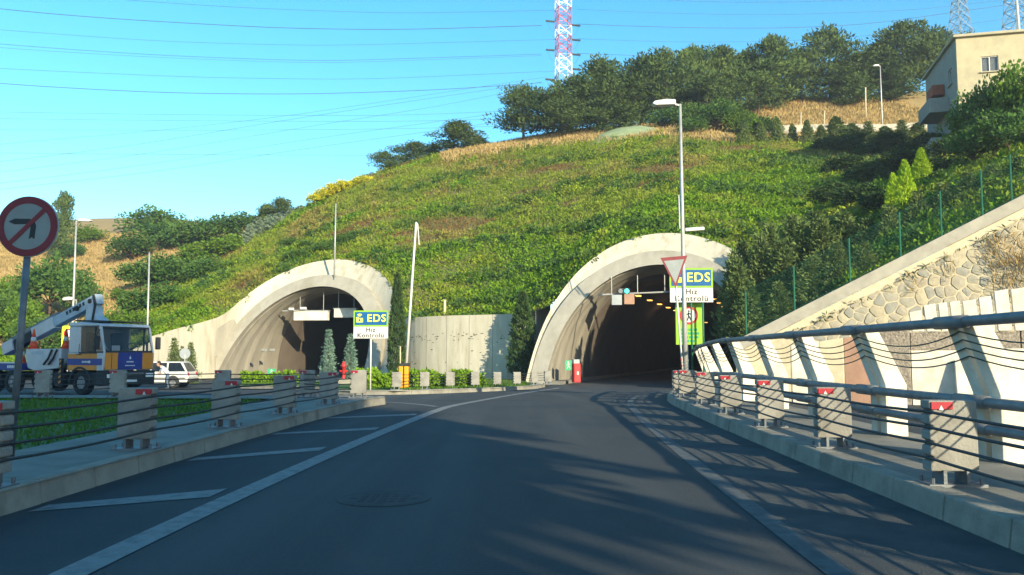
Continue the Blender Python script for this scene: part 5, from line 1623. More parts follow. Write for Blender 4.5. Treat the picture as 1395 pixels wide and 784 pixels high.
def gh_pt(x, z, s):
    t = (z - .9) / .48
    return (x, s * (W / 2 - .02 - .17 * t), z)
for s in (-1, 1):
    for xa, xb, ta, tb in ((.98, .84, .38, .26), (-.02, -.10, -.06, -.14), (-.92, -1.0, -.9, -.98), (-1.98, -2.06, -1.62, -1.74)):
        a = [gh_pt(xa, .88, s), gh_pt(xb, .88, s), gh_pt(tb, 1.39, s), gh_pt(ta, 1.39, s)]
        b = [(p[0], p[1] - s * .06, p[2]) for p in a]
        MB().add(a + b, [(0, 1, 2, 3), (7, 6, 5, 4), (0, 4, 5, 1), (1, 5, 6, 2), (2, 6, 7, 3), (3, 7, 4, 0)]).build('pillar', M['white'], cr)
    for xa, xb, ta, tb in ((.84, -.02, .26, -.06), (-.10, -.92, -.14, -.9), (-1.0, -1.98, -.98, -1.62)):
        a = [gh_pt(xa, .9, s), gh_pt(xb, .9, s), gh_pt(tb, 1.38, s), gh_pt(ta, 1.38, s)]
        MB().add([(p[0], p[1] - s * .03, p[2]) for p in a], [(0, 1, 2, 3)]).build('side_window', M['darkglass'], cr)
    for x_ in (.86, -.06, -.96):
        MB().box(x_, s * (W / 2 + .002), .62, .012, .008, .5).build('door_seam', M['dark'], cr)
    for x_ in (.12, -.8): MB().box(x_, s * (W / 2 + .012), .78, .16, .02, .03).build('door_handle', M['dark'], cr)
    MB().box(0, s * (W / 2 + .006), .56, 3.9, .012, .05).build('side_trim', M['dark'], cr)
    for x_ in (1.3, -1.3): wheel(cr, (x_, s * (W / 2 - .06), .31), .31, .18)
    for x_ in (1.3, -1.3):
        MB().cyl((x_, s * (W / 2 - .2), .36), (x_, s * (W / 2 + .004), .35), .35, n=20).build('wheel_arch', M['dark'], cr)
    MB().box(2.09, s * .55, .66, .06, .3, .16).build('headlight', M['signface'], cr, bevel=.01)
    MB().box(-2.07, s * .66, .72, .06, .14, .26).build('tail_light', M['redpaint'], cr, bevel=.01)
MB().add([(.96, -.72, .9), (.96, .72, .9), (.36, .58, 1.38), (.36, -.58, 1.38)], [(0, 1, 2, 3)]).build('windscreen', M['darkglass'], cr)
MB().add([(-2.04, -.70, .92), (-2.04, .70, .92), (-1.73, .58, 1.38), (-1.73, -.58, 1.38)], [(0, 1, 2, 3)]).build('rear_window', M['darkglass'], cr)
for x_ in (2.12, -2.13): MB().box(x_, 0, .42, .12, W * .98, .18).build('bumper', M['dark'], cr, bevel=.03)

# ------------------------------------------------------------------ house on the slope at right
hd = 66.0
c0 = at(1302, 52, hd)                 # front left roof corner
hw = empty('house', (c0.x, c0.y, c0.z - 10.5), R(-14), 'pale yellow house with flat roof above the slope at right', 'house')
HH = 10.5
HW, HL = 10.0, 10.5
# front wall as strips round two window openings
def wall_open(name, m, W_, H_, opens, parent, y=0.0, th=.3, flip=False, axis='x'):
    xs = sorted({0, W_} | {a for o_ in opens for a in o_[:2]}); zs = sorted({0, H_} | {a for o_ in opens for a in o_[2:4]})
    mb = MB()
    for i in range(len(xs) - 1):
        for j in range(len(zs) - 1):
            cx, cz = (xs[i] + xs[i + 1]) / 2, (zs[j] + zs[j + 1]) / 2
            if any(o_[0] < cx < o_[1] and o_[2] < cz < o_[3] for o_ in opens): continue
            if axis == 'x': mb.box(cx, y + th / 2, cz, xs[i + 1] - xs[i], th, zs[j + 1] - zs[j])
            else: mb.box(y + th / 2, cx, cz, th, xs[i + 1] - xs[i], zs[j + 1] - zs[j])
    return mb.build(name, m, parent)
s_ = hd / F_PX
def win(x0, z0, w, h, curtain, axis='x', off=0.0):
    o = MB()
    t = .07
    bars = [(x0 + w / 2, z0 + t / 2, w, t), (x0 + w / 2, z0 + h - t / 2, w, t), (x0 + t / 2, z0 + h / 2, t, h - 2 * t), (x0 + w - t / 2, z0 + h / 2, t, h - 2 * t), (x0 + w / 2, z0 + h / 2, t, h - 2 * t)]
    for bx_, bz, bw, bh in bars:
        if axis == 'x': o.box(bx_, off + .12, bz, bw, .07, bh)
        else: o.box(off + .12, bx_, bz, .07, bw, bh)
    fr = o.build('window', M['white'], hw)
    if axis == 'x':
        MB().box(x0 + w / 2, off + .14, z0 + h / 2, w - t, .01, h - t).build('pane', M['clearglass'], fr)
        MB().box(x0 + w / 2, off + .22, z0 + h / 2, w - t, .02, h - t).build('curtain', M['curtain' if curtain else 'dark'], fr)
        MB().box(x0 + w / 2, off - .04, z0 - .04, w + .2, .2, .08).build('sill', M['roof'], fr)
    else:
        MB().box(off + .14, x0 + w / 2, z0 + h / 2, .01, w - t, h - t).build('pane', M['darkglass'], fr)
        MB().box(off - .04, x0 + w / 2, z0 - .04, .2, w + .2, .08).build('sill', M['roof'], fr)
fw_ops = [(1.75, 3.0, 7.55, 8.8), (1.9, 3.15, 4.2, 5.45), (6.0, 7.25, 7.55, 8.8), (6.0, 7.25, 4.2, 5.45)]
wall_open('front_wall', M['house'], HW, HH, fw_ops, hw)
for k, o_ in enumerate(fw_ops): win(o_[0], o_[2], o_[1] - o_[0], o_[3] - o_[2], k != 1)
sd_ops = [(1.2, 2.3, 7.3, 8.6), (1.2, 2.3, 3.9, 5.2)]
mb_o = wall_open('side_wall', M['houseshade'], HL - .31, HH, [(a, b, c, d) for a, b, c, d in sd_ops], hw, axis='y')
mb_o.location = (0, .305, 0)
for o_ in sd_ops: win(o_[0] + .305, o_[2], o_[1] - o_[0], o_[3] - o_[2], False, 'y')
MB().box(HW / 2, HL - .15, HH / 2, HW - .62, .3, HH).build('back_wall', M['house'], hw)
MB().box(HW - .15, HL / 2 + .16, HH / 2, .3, HL - .32, HH).build('side_wall', M['house'], hw)
MB().box(HW / 2, HL / 2, HH + .1, HW + .5, HL + .5, .22).build('roof', M['roof'], hw, bevel=.03)
MB().box(4.6, 3.0, HH + .65, .75, .7, .9).build('chimney', M['house'], hw, bevel=.03)
MB().box(4.6, 3.0, HH + 1.13, .95, .9, .1).build('chimney_cap', M['roof'], hw)
MB().cyl((5.4, 2.5, HH + .2), (5.3, 2.5, HH + 3.6), .09, n=8).build('white_mast', M['white'], hw)
for z0, y0, y1, m_ in ((5.4, 2.8, 6.8, 'houseshade'), (2.0, 2.6, 6.4, 'houseshade')):
    bo = MB().box(-.75, (y0 + y1) / 2, z0, 1.5, y1 - y0, .2).build('balcony', M[m_], hw)
    mb = MB().box(-1.44, (y0 + y1) / 2, z0 + .6, .12, y1 - y0, 1.0)
    mb.box(-.69, y0 + .06, z0 + .6, 1.36, .12, 1.0); mb.box(-.69, y1 - .06, z0 + .6, 1.36, .12, 1.0)
    mb.build('parapet', M[m_], bo)
MB().box(-.5, 5.0, 7.5, .9, 2.2, .9).build('red_awning', M['brickred'], hw, bevel=.05)

# ------------------------------------------------------------------ pylons and overhead wires
def pylon(label, base, h, wb, wt, bands, neck=.42, arms=(), m_low='pylongrey'):
    root = empty('transmission_pylon', base, .25, label, 'pylon', 'transmission pylons')
    def half(z):
        t = z / h
        return (wb + (wt - wb) * t / neck) / 2 if t < neck else wt / 2
    zz = [0]
    while zz[-1] < h: zz.append(min(h, zz[-1] + max(half(zz[-1]) * 1.5, .9)))
    secs = {}
    for a, b in zip(zz, zz[1:]):
        name = m_low
        for z0, z1, nm in bands:
            if z0 <= (a + b) / 2 < z1: name = (nm, z0)
        secs.setdefault(name, []).append((a, b))
    th = .07 if wt < 4 else .1
    for nm, lst in secs.items():
        mb = MB()
        for a, b in lst:
            ha, hb2 = half(a), half(b)
            ca = [(-ha, -ha, a), (ha, -ha, a), (ha, ha, a), (-ha, ha, a)]; cb = [(-hb2, -hb2, b), (hb2, -hb2, b), (hb2, hb2, b), (-hb2, hb2, b)]
            for k in range(4):
                mb.cyl(ca[k], cb[k], th * 1.4, n=4, caps=False)
                j = (k + 1) % 4
                mb.cyl(ca[k], cb[j], th, n=3, caps=False); mb.cyl(ca[j], cb[k], th, n=3, caps=False); mb.cyl(cb[k], cb[j], th, n=3, caps=False)
        o = mb.build('lattice_section', M[nm if isinstance(nm, str) else nm[0]], root)
    for (z, s, L) in arms:
        mb = MB(); hw_ = half(z)
        tip = (s * (hw_ + L), 0, z + .1)
        for y_ in (-hw_, hw_):
            mb.cyl((s * hw_, y_, z), tip, .07, n=3); mb.cyl((s * hw_, y_, z + 1.2), tip, .06, n=3)
        mb.build('cross_arm', M['pylongrey'], root)
        MB().cyl((tip[0] + s * .2, 0, z - .02), (tip[0] + s * 2.0, -.3, z - .15), .22, n=8).build('insulator', M['insul'], root)
        MB().tube([(tip[0] + s * 1.8, -.3, z - .2), (tip[0] + s * 1.0, 0, z - 1.8), (tip[0] - s * .4, .2, z - 2.4), (tip[0] - s * .8, .2, z - 1.6)], .03, 4).build('jumper_loop', M['wire'], root)
    return root
pd_ = 172.0
pb_ = at(768, 160, pd_)
pz0 = 22.0
bt_ = Vector((pb_.x, pd_, pz0))
def zz_of(py): return at(768, py, pd_).z - pz0
pylon('red and white banded lattice pylon behind the ridge pines', bt_, zz_of(-60), 6.4, 2.7,
      [(zz_of(98), zz_of(77), 'pylonwhite'), (zz_of(77), zz_of(57), 'pylonred'), (zz_of(57), zz_of(37), 'pylonwhite'), (zz_of(37), zz_of(17), 'pylonred'), (zz_of(17), zz_of(-20), 'pylonwhite'), (zz_of(-20), zz_of(-60), 'pylonred')],
      neck=zz_of(95) / zz_of(-60), arms=[(zz_of(31), -1, .5), (zz_of(70), -1, .5), (zz_of(110), -1, .5), (zz_of(33), 1, .3), (zz_of(53), 1, .3), (zz_of(73), 1, .3), (zz_of(93), 1, .3)])
for px_, ptp, w_, d_, lab in ((1310, -40, 3.2, 175, 'grey lattice pylon rising just left of the house roof'), (1388, -30, 4.5, 150, 'grey lattice pylon behind the house roof at the right edge')):
    q = at(px_, 90, d_)
    zt = at(px_, ptp, d_).z
    pylon(lab, (q.x, d_, q.z - 12), zt - q.z + 12, 7.0, w_ * .6, [], neck=.8, arms=[(zt - q.z + 12 - 14, -1, 1.0)])

def overhead(label, pts, r=.045, dl=150, dr=172):
    """pts: picture points from left to right; the line runs from dl to dr metres away"""
    xs = [p[0] for p in pts]
    P3 = [at(px_, py_, dl + (dr - dl) * (px_ - xs[0]) / (xs[-1] - xs[0])) for px_, py_ in pts]
    Q = smooth_path([tuple(p) for p in P3], 30)
    o = MB().tube(Q, r, 4).build('overhead_wire', M['wire'], None, True)
    return tag(o, label, 'wire', 'overhead wires')
WL = [
    ([(-140, -30), (163, 0), (327, 11), (545, 19), (757, 14)], 'overhead wire highest on the left of the banded pylon', .04),
    ([(-140, -4), (0, 13), (136, 25), (381, 39), (545, 41), (738, 35)], 'thick overhead wire ending at the upper left insulator', .07),
    ([(-140, 30), (0, 41), (218, 57), (436, 63), (757, 54)], 'thin overhead wire between the upper and middle insulators', .035),
    ([(-140, 46), (0, 61), (218, 76), (436, 84), (738, 74)], 'overhead wire ending at the middle left insulator', .045),
    ([(-140, 52), (0, 66), (218, 79), (436, 87), (738, 76)], 'thin overhead wire just below the one to the middle insulator', .03),
    ([(-140, 85), (0, 94), (272, 106), (490, 109), (757, 97)], 'thin overhead wire between the middle and lower insulators', .035),
    ([(-140, 100), (0, 115), (218, 127), (409, 129), (599, 123), (738, 113)], 'dark overhead wire ending at the lower left insulator', .06),
    ([(-140, 150), (0, 153), (270, 157), (545, 158), (720, 150)], 'faint level wire, first below the dark one', .028),
    ([(-140, 160), (0, 162), (270, 165), (545, 166), (700, 162)], 'faint level wire, second below the dark one', .028),
    ([(-140, 176), (0, 177), (270, 178), (545, 176), (690, 172)], 'faint level wire, third below the dark one', .028),
    ([(-140, 206), (0, 209), (270, 211), (545, 212), (600, 211)], 'lowest faint level wire over the left hill', .03),
    ([(-140, 236), (0, 221), (200, 196), (381, 165), (560, 138), (738, 112)], 'slanting wire climbing to the lower insulator, upper of the bundle', .032),
    ([(-140, 212), (0, 196), (200, 180), (381, 160), (560, 133), (745, 105)], 'slanting wire crossing the faint level wires', .028),
    ([(-140, 252), (0, 235), (200, 210), (436, 170), (600, 145), (730, 118)], 'slanting wire climbing to the pines, second of the bundle', .028),
    ([(-140, 266), (0, 250), (200, 225), (420, 190), (676, 155)], 'slanting wire climbing to the pines, third of the bundle', .028),
    ([(-140, 275), (0, 258), (200, 236), (420, 202), (690, 165)], 'slanting wire climbing to the pines, lowest of the bundle', .03),
]
for pts, lab, r_ in WL: overhead(lab, pts, r_)
WR = [([(786, 13), (920, 19), (1060, 21), (1250, 14), (1420, -6)], 'overhead wire right of the pylon, topmost', .035), ([(786, 33), (920, 38), (1060, 39), (1180, 34), (1420, 0)], 'dark overhead wire right of the pylon, second from the top', .055),
      ([(786, 53), (920, 58), (1060, 57), (1200, 48), (1420, 20)], 'overhead wire right of the pylon, third from the top', .035), ([(786, 73), (920, 78), (1060, 76), (1200, 66), (1420, 38)], 'overhead wire right of the pylon, lowest, passing behind the pines', .045),
      ([(830, -4), (960, 3), (1060, 4), (1300, -6)], 'overhead wire cutting the top edge right of the pylon', .035)]
for pts, lab, r_ in WR: overhead(lab, pts, r_, 172, 190)

# ------------------------------------------------------------------ plant cover of the hill
jm = int(np.searchsorted(tt, 75))
c00, c10, c01 = V3[:-1, :jm], V3[1:, :jm], V3[:-1, 1:jm + 1]
area = np.linalg.norm(np.cross(c10 - c00, c01 - c00), axis=-1)
cx_ = c00[..., 0]; cpx, cpy = px_of(c00)
vis = (cpx > -80) & (cpx < 1480) & (c00[..., 1] < 128)
wgt = (area * vis).ravel()
dens = 90
ntot = int(min(wgt.sum() * dens, 680000))
pick = rng.choice(len(wgt), ntot, p=wgt / wgt.sum())
ii, jj = np.unravel_index(pick, area.shape)
u, v = rng.uniform(size=(2, ntot, 1))
Pq = (V3[ii, jj] * (1 - u) + V3[ii + 1, jj] * u) * (1 - v) + (V3[ii, jj + 1] * (1 - u) + V3[ii + 1, jj + 1] * u) * v
qx, qy = px_of(Pq)
ridge = np.interp(qx, [200, 430, 500, 600, 700, 800, 900, 1050, 1300], [420, 284, 247, 219, 203, 191, 183, 196, 200])
fr = qy - ridge
n1, n2, n3 = wob(Pq[:, 0], Pq[:, 1] * 1.6, 4.0), wob(Pq[:, 0] + 40, Pq[:, 1] * 2.2, 2.2), wob(Pq[:, 0] - 30, Pq[:, 1], 9.0)
dry = ((Pq[:, 0] < -36) & (Pq[:, 1] > 70)) | ((Pq[:, 0] > 30) & (Pq[:, 1] > 94))
ivyline = np.interp(qx, [430, 540, 700, 830, 900, 1000, 1100, 1250], [420, 345, 318, 300, 262, 235, 225, 240])
zone = np.full(ntot, 1)
zone[(n1 + .7 * n2 > .55)] = 0
zone[(n1 - .8 * n2 + .3 * n3 < -.82)] = 2
zone[(fr < 14) & (rng.uniform(size=ntot) < np.clip(.75 - fr / 9, 0, 1)) & (qx < 1000) & (qx > 600)] = 3
zone[(qy > ivyline + 7 * n2)] = 0
bare = (np.abs(qx - 800) < 34) & (np.abs(qy - 408) < 16) & (rng.uniform(size=ntot) < .75)
zone[bare] = 2
zone[dry] = 3
keep = ~dry | (rng.uniform(size=ntot) < .85)
keep &= ~((zone == 2) & (rng.uniform(size=ntot) < .35))
lift = np.clip(.18 + .20 * n2 + .10 * n1, .02, .7)[:, None]
Pq = Pq + np.array([-.15, -.35, .9]) * lift * rng.uniform(.0, 1.0, (ntot, 1))
# low shrubs and tussocks standing out of the cover
cand = np.flatnonzero((zone < 2) & keep)
extra = {0: [], 1: []}
for i in rng.choice(cand, 3600):
    r = rng.uniform(.22, .55) * (1.5 if rng.uniform() < .06 else 1)
    p, u = clump_pts(Pq[i] + np.array([0, 0, r * .25]), r, int(95 * r * r + 30), .75)
    extra[int(zone[i])].append((p, u))
dk = []
band_ = np.abs(((fr + 14 * n3 + 6 * n1) % 46) - 23) < 7
cd2 = np.flatnonzero((zone < 2) & keep & ((band_ & (fr > 22) & (qx > 380) & (qx < 1200)) | (n2 + n3 > 1.1)))
for i in rng.choice(cd2, 1100):
    r = rng.uniform(.25, .6)
    p, u = clump_pts(Pq[i] + np.array([0, 0, r * .3]), r, int(110 * r * r + 30), .7)
    dk.append((p, u))
tag(link('dark_scrub', quad_mesh('dark_scrub', leaves(np.concatenate([e[0] for e in dk]), .25, .5, np.concatenate([e[1] for e in dk]) + np.array([0, -.2, .5]), 1.8), LM['broad'])), 'dark green low scrub growing in contour bands across the slope', 'scrub', kind='stuff')
for z, nm, lm, size, asp, d, jit, lab, cat_ in ((0, 'ivy_cover', 'ivy', .22, .5, (-.1, -.5, .6), 2.2, 'dense green creeper covering the slope above and between the tunnels', 'ground cover'),
                                         (1, 'herb_cover', 'herb', .25, .3, (0, -.3, .9), 1.5, 'yellowish green herbs and grasses over the upper slope', 'ground cover'),
                                         (2, 'russet_weeds', 'russet', .26, .3, (0, -.2, 1), 1.6, 'patches of russet dry weeds on the slope', 'weeds'),
                                         (3, 'dry_grass', 'straw', .50, .16, (0, 0, 1), 1.1, 'straw coloured dry grass along the ridge and bare slopes', 'grass')):
    s_ = (zone == z) & keep
    V = leaves(Pq[s_], size, asp, np.tile(d, (s_.sum(), 1)), jit)
    if z in extra and extra[z]:
        V = np.concatenate([V, leaves(np.concatenate([e[0] for e in extra[z]]), size * 1.15, asp, np.concatenate([e[1] for e in extra[z]]) + np.array([0, -.2, .5]), jit)])
    tag(link(nm, quad_mesh(nm, V, LM[lm])), lab, cat_, kind='stuff')

# ------------------------------------------------------------------ trees on and around the hill
def plant(name, key, px_, top_py, d, wpx, label, cat='tree', group=None, sink=.2, z=None, maxh=None, var=None, trunk='trunk'):
    q = at(px_, top_py, d)
    z0 = (hz(q.x, d) if z is None else z) - sink
    h = max(q.z - z0, .8)
    wm = wpx / F_PX * d
    mh = max(.72 * wm if key in ('broad', 'bright', 'pine', 'spread_pine', 'yellow', 'thicket') else 1.05 * wm if key == 'juniper' else 0, {'column': 36, 'silver': 42, 'lime': 45}.get(key, 0) / F_PX * d)
    if h < mh:
        z0 -= mh - h; h = mh
    return tree(name, key, (q.x, d, z0), h, wpx / F_PX * d, label, cat, group, var, trunk_name=trunk)

for k, (px_, tp_, w, d, key) in enumerate(((527, 208, 40, 101, 'spread_pine'), (560, 194, 50, 104, 'spread_pine'), (590, 198, 40, 106, 'spread_pine'), (624, 166, 66, 103, 'pine'), (652, 186, 30, 107, 'pine'))):
    plant('pine_tree', key, px_, tp_, d, w, '%s pine from the left in the small group on the ridge left of centre' % ORD[k], 'tree', 'small pine group on the ridge')
GP = [(712, 132, 72, 104, 'spread_pine'), (748, 128, 80, 105, 'spread_pine'), (785, 112, 92, 103, 'spread_pine'), (818, 92, 92, 108, 'pine'), (850, 100, 100, 103, 'spread_pine'), (872, 78, 80, 110, 'pine'), (905, 86, 86, 105, 'spread_pine'), (945, 63, 82, 109, 'pine'),
      (985, 70, 90, 110, 'pine'), (1018, 82, 70, 113, 'pine'), (1057, 45, 74, 110, 'pine'), (1092, 70, 70, 112, 'pine'), (1128, 54, 82, 113, 'spread_pine'), (1165, 72, 80, 114, 'pine'), (1200, 62, 76, 115, 'pine'), (1228, 44, 80, 114, 'spread_pine'), (1262, 40, 84, 115, 'spread_pine'), (1290, 62, 60, 116, 'pine'),
      (770, 150, 80, 101, 'spread_pine'), (835, 140, 80, 101, 'spread_pine'), (960, 112, 80, 103, 'spread_pine'), (1030, 112, 76, 107, 'spread_pine'), (1150, 92, 80, 110, 'pine'), (1215, 90, 80, 111, 'pine')]
for k, (px_, tp_, w, d, key) in enumerate(GP):
    lab = '%s pine from the left in the back row of the ridge grove' % ORD[k] if k < 18 else '%s pine from the left in the front row of the ridge grove' % ORD[k - 18]
    plant('pine_tree', key, px_, tp_ + (-14, 2, -6, -12, 4, -3)[k % 6], d, w * (1.05, .95, 1.0, .9, 1.02)[k % 5], lab, 'tree', 'pine grove on the ridge')
for k, (px_, tp_, w, d, key) in enumerate(((905, 148, 50, 98, 'broad'), (938, 142, 60, 97, 'broad'), (975, 140, 66, 96, 'broad'), (1008, 152, 50, 95, 'bright'), (945, 160, 40, 93, 'broad'), (1035, 158, 50, 97, 'broad'))):
    plant('bush', key, px_, tp_, d, w, '%s dark green bush from the left below the ridge pines' % ORD[k], 'bush', 'bushes below the ridge pines')
# green netting mound on the ridge
nm = []
q0 = at(858, 190, 97)
for i in range(13):
    row = []
    for j in range(9):
        t, s = i / 12 * 2 - 1, j / 8 * 2 - 1
        x, y = q0.x + t * 4.6, 97.5 + s * 2.2
        row.append(Vector((x - q0.x, y - 97.5, hz(x, y) - q0.z + 1.0 * max(0, (1 - t * t)) * max(0, 1 - s * s) ** .7 + .05 * math.sin(i * 2.1 + j))))
    nm.append(row)
tag(MB().grid(nm).build('netted_mound', M['netting'], None, True, loc=q0 - Vector((0, q0.y - 97.5, 0))), 'pale green mound covered with netting on the ridge', 'mound')
# low stone fence and columnar junipers on the right tier
fw = MB()
tops, bots = [], []
for px_ in range(1040, 1275, 12):
    q = at(px_, 190, 97.5); z = hz(q.x, 97.5)
    tops.append(Vector((q.x, 97.5, z + 1.35))); bots.append(Vector((q.x, 97.5, z - .6)))
b0 = bots[0].copy()
fw.grid([[p - b0 for p in bots], [p - b0 for p in tops], [p + Vector((0, .45, 0)) - b0 for p in tops], [p + Vector((0, .45, 0)) - b0 for p in bots]])
tag(fw.build('rubble_fence', M['rubble'], None, loc=b0), 'long low rubble wall below the dry grass bank', 'wall')
for k, px_ in enumerate((1013, 1036, 1058, 1079, 1099, 1118, 1138, 1160, 1182, 1205, 1228, 1250, 1272)):
    tp_ = 164 + (0, 5, -2, 6, 1, 8, -3, 6, 2, 10, 0, 5, 9)[k]
    plant('columnar_juniper', 'column' if k < 7 or k % 2 else 'fir', px_, tp_, 88.5 + (k % 4) * .5, 15 + 3 * (k % 3) if k < 6 else 34, '%s columnar juniper from the left in front of the rubble wall' % ORD[k], 'tree', 'row of junipers before the rubble wall')
for k, (px_, tp_, w, d) in enumerate(((1125, 186, 40, 84), (1156, 178, 50, 81), (1184, 192, 44, 78), (1212, 180, 50, 75), (1243, 190, 44, 73), (1272, 180, 52, 71), (1296, 186, 60, 66), (1150, 212, 54, 70), (1180, 222, 60, 64), (1205, 214, 56, 66), (1230, 205, 56, 64), (1270, 212, 60, 58), (1300, 215, 60, 55), (1165, 252, 60, 56), (1200, 258, 60, 52), (1130, 246, 50, 60))):
    plant('dark_shrub', 'thicket', px_, tp_, d, w, '%s dark shrub in the thicket below the house' % ORD[k], 'shrub', 'thicket on the slope below the house')
for k, (px_, tp_, w, d, key) in enumerate(((1322, 130, 76, 58, 'bright'), (1350, 106, 84, 56, 'broad'), (1392, 84, 90, 54, 'bright'), (1372, 150, 90, 50, 'broad'), (1325, 175, 70, 52, 'broad'), (1405, 165, 70, 46, 'broad'))):
    plant('leafy_tree', key, px_, tp_, d, w, '%s leafy tree in front of the house, counting from its left corner' % ORD[k], 'tree', 'leafy trees before the house')
for k, (px_, tp_, w, d) in enumerate(((1254, 204, 27, 52), (1232, 221, 30, 48), (1216, 238, 24, 50))):
    plant('golden_conifer', 'lime', px_, tp_, d, w, ('tallest golden green conifer on the slope below the house', 'brightest golden conifer, just left of the tallest one', 'small yellowish conifer left of the two golden ones')[k], 'tree', 'golden conifers on the slope')
# conifers behind the mesh fence
FC = [(998, 345, 60, 46.5), (1012, 330, 66, 48.5), (1048, 308, 70, 49), (1080, 296, 74, 50), (1110, 288, 70, 50.5), (1005, 352, 62, 45.5), (1035, 322, 74, 47), (1020, 385, 60, 44), (1065, 330, 74, 46), (1092, 305, 76, 48), (1060, 385, 60, 43.6), (1120, 300, 78, 47), (1105, 350, 64, 43.4), (1150, 290, 74, 47), (1140, 330, 60, 43), (1182, 300, 70, 46), (1178, 330, 50, 42.6), (1212, 282, 64, 45), (1250, 262, 62, 44.5), (1285, 250, 64, 44), (1318, 236, 66, 43.5), (1350, 226, 60, 43), (1385, 214, 66, 43)]
for k, (px_, tp_, w, d) in enumerate(FC):
    q = at(px_, tp_, d)
    t_ = (q.x - WALL_A.x) / (WALL_B.x - WALL_A.x)
    z = max(wall_pt(max(t_, 0)).z - .3, 2.0)
    plant('juniper_shrub', 'juniper', px_, tp_, d, w, '%s juniper shrub from the left behind the green mesh fence' % ORD[k], 'shrub', 'junipers behind the mesh fence', z=z)
# left hillside
LH = [('tall_tree', 'pine', 86, 262, 36, 118), ('bush', 'bright', 124, 308, 46, 125), ('bush', 'broad', 98, 330, 40, 118), ('tree', 'broad', 72, 350, 96, 84), ('tree', 'broad', 108, 368, 60, 80), ('bush', 'bright', 20, 372, 56, 84), ('bush', 'broad', 12, 395, 60, 78), ('bush', 'bright', 36, 404, 50, 74), ('bush', 'bright', 10, 430, 70, 68),
      ('tree', 'broad', 208, 281, 82, 132), ('tree', 'broad', 180, 318, 66, 112), ('tree', 'broad', 222, 302, 70, 118), ('tree', 'broad', 258, 300, 76, 115), ('tree', 'broad', 296, 294, 70, 112), ('tree', 'broad', 330, 290, 66, 112), ('tree', 'bright', 272, 330, 70, 98), ('tree', 'bright', 312, 318, 60, 98),
      ('tree', 'broad', 200, 352, 80, 92), ('tree', 'broad', 240, 345, 80, 90), ('tree', 'broad', 282, 350, 60, 86), ('bush', 'bright', 166, 392, 34, 88), ('tree', 'broad', 190, 392, 66, 78), ('tree', 'broad', 226, 384, 66, 76), ('bush', 'bright', 150, 424, 46, 70), ('bush', 'bright', 190, 425, 60, 68), ('bush', 'broad', 130, 432, 60, 68), ('bush', 'broad', 58, 430, 70, 66), ('bush', 'bright', 252, 392, 40, 74)]
for k, (nm_, key, px_, tp_, w, d) in enumerate(LH):
    pos = 'near the no left turn sign' if px_ < 130 else ('on the wooded slope above the truck' if px_ < 240 else 'on the wooded slope left of the left tunnel')
    what = {'tall_tree': 'tall slender tree on the skyline', 'bush': ('fresh green' if key == 'bright' else 'dark green') + ' rounded bush', 'tree': ('fresh green' if key == 'bright' else 'dark green') + ' leafy tree'}[nm_]
    same = [j for j in range(k) if LH[j][0] == nm_ and LH[j][1] == key and (LH[j][2] < 130, LH[j][2] < 240) == (px_ < 130, px_ < 240)]
    plant(nm_, key, px_, tp_, d, w, '%s %s %s' % (ORD[len(same)], what, pos), 'tree' if nm_ != 'bush' else 'bush', 'trees and bushes of the left hillside')
for k, (px_, tp_, w) in enumerate(((362, 278, 40), (384, 270, 40), (406, 284, 34))):
    plant('skyline_pine', 'pine', px_, tp_, 112, w, '%s loose pine from the left on the skyline left of the yellow shrubs' % ORD[k], 'tree', 'loose pines on the skyline')
for k, (px_, tp_, w) in enumerate(((340, 308, 12), (352, 298, 16), (366, 296, 16), (380, 292, 18), (396, 288, 18), (410, 282, 22), (424, 284, 20))):
    plant('silver_poplar', 'silver', px_, tp_, 100 + k % 3, w + 6, '%s silvery columnar tree from the left below the skyline pines' % ORD[k], 'tree', 'silvery columnar trees', sink=.6)
for k, (px_, tp_, w) in enumerate(((432, 262, 30), (445, 256, 30), (458, 250, 32), (471, 246, 32), (484, 242, 30), (496, 239, 26))):
    plant('yellow_shrub', 'yellow', px_, tp_, 97.5, w, '%s yellow flowering shrub from the left along the ridge' % ORD[k], 'shrub', 'yellow shrubs on the ridge')
for k, (px_, py_, d, w) in enumerate(((420, 338, 80, 30), (445, 345, 76, 40), (470, 330, 78, 36), (405, 358, 75, 36), (395, 330, 86, 30))):
    q = at(px_, py_, d)
    tree('low_bush', 'broad', (q.x, d, hz(q.x, d) - .4), w / F_PX * d * .55, w / F_PX * d, ('%s low dark bush from the left on the open slope, ' % ORD[k]) + 'over the left tunnel', 'bush', 'low bushes on the open slope')
# cypresses at the walls, conifers in the bed
q = at(540, 508, 59.5); tree('cypress', 'cypress', (q.x, 59.5, -.4), at(540, 376, 59.5).z + .4, 24 / F_PX * 59.5, 'narrow dark cypress at the right foot of the left tunnel', 'tree')
q = at(712, 508, 56.1); tree('cypress', 'cypress', (q.x, 56.1, -.4), at(714, 400, 56.1).z + .4, 36 / F_PX * 56.1, 'broad dark cypress between the curved wall and the right tunnel', 'tree', var=1)
for px_, tp_, w, lab in ((447, 449, 26, 'blue grey conifer left of the red hydrant'), (477, 455, 25, 'blue grey conifer right of the red hydrant')):
    q = at(px_, 512, 47.6); tree('blue_conifer', 'blue', (q.x, 47.6, -.4), at(px_, tp_, 47.6).z + .4, w / F_PX * 47.6, lab, 'tree', 'blue grey conifers in the bed')
for px_, tp_, w, lab in ((236, 461, 26, 'left fir of the three at the wing wall'), (247, 472, 18, 'short middle fir of the three at the wing wall'), (259, 467, 24, 'right fir of the three at the wing wall')):
    q = at(px_, 512, 54); tree('young_fir', 'fir', (q.x, 54, -.55), at(px_, tp_, 54).z + .55, w / F_PX * 54, lab, 'tree', 'young firs at the wing wall')
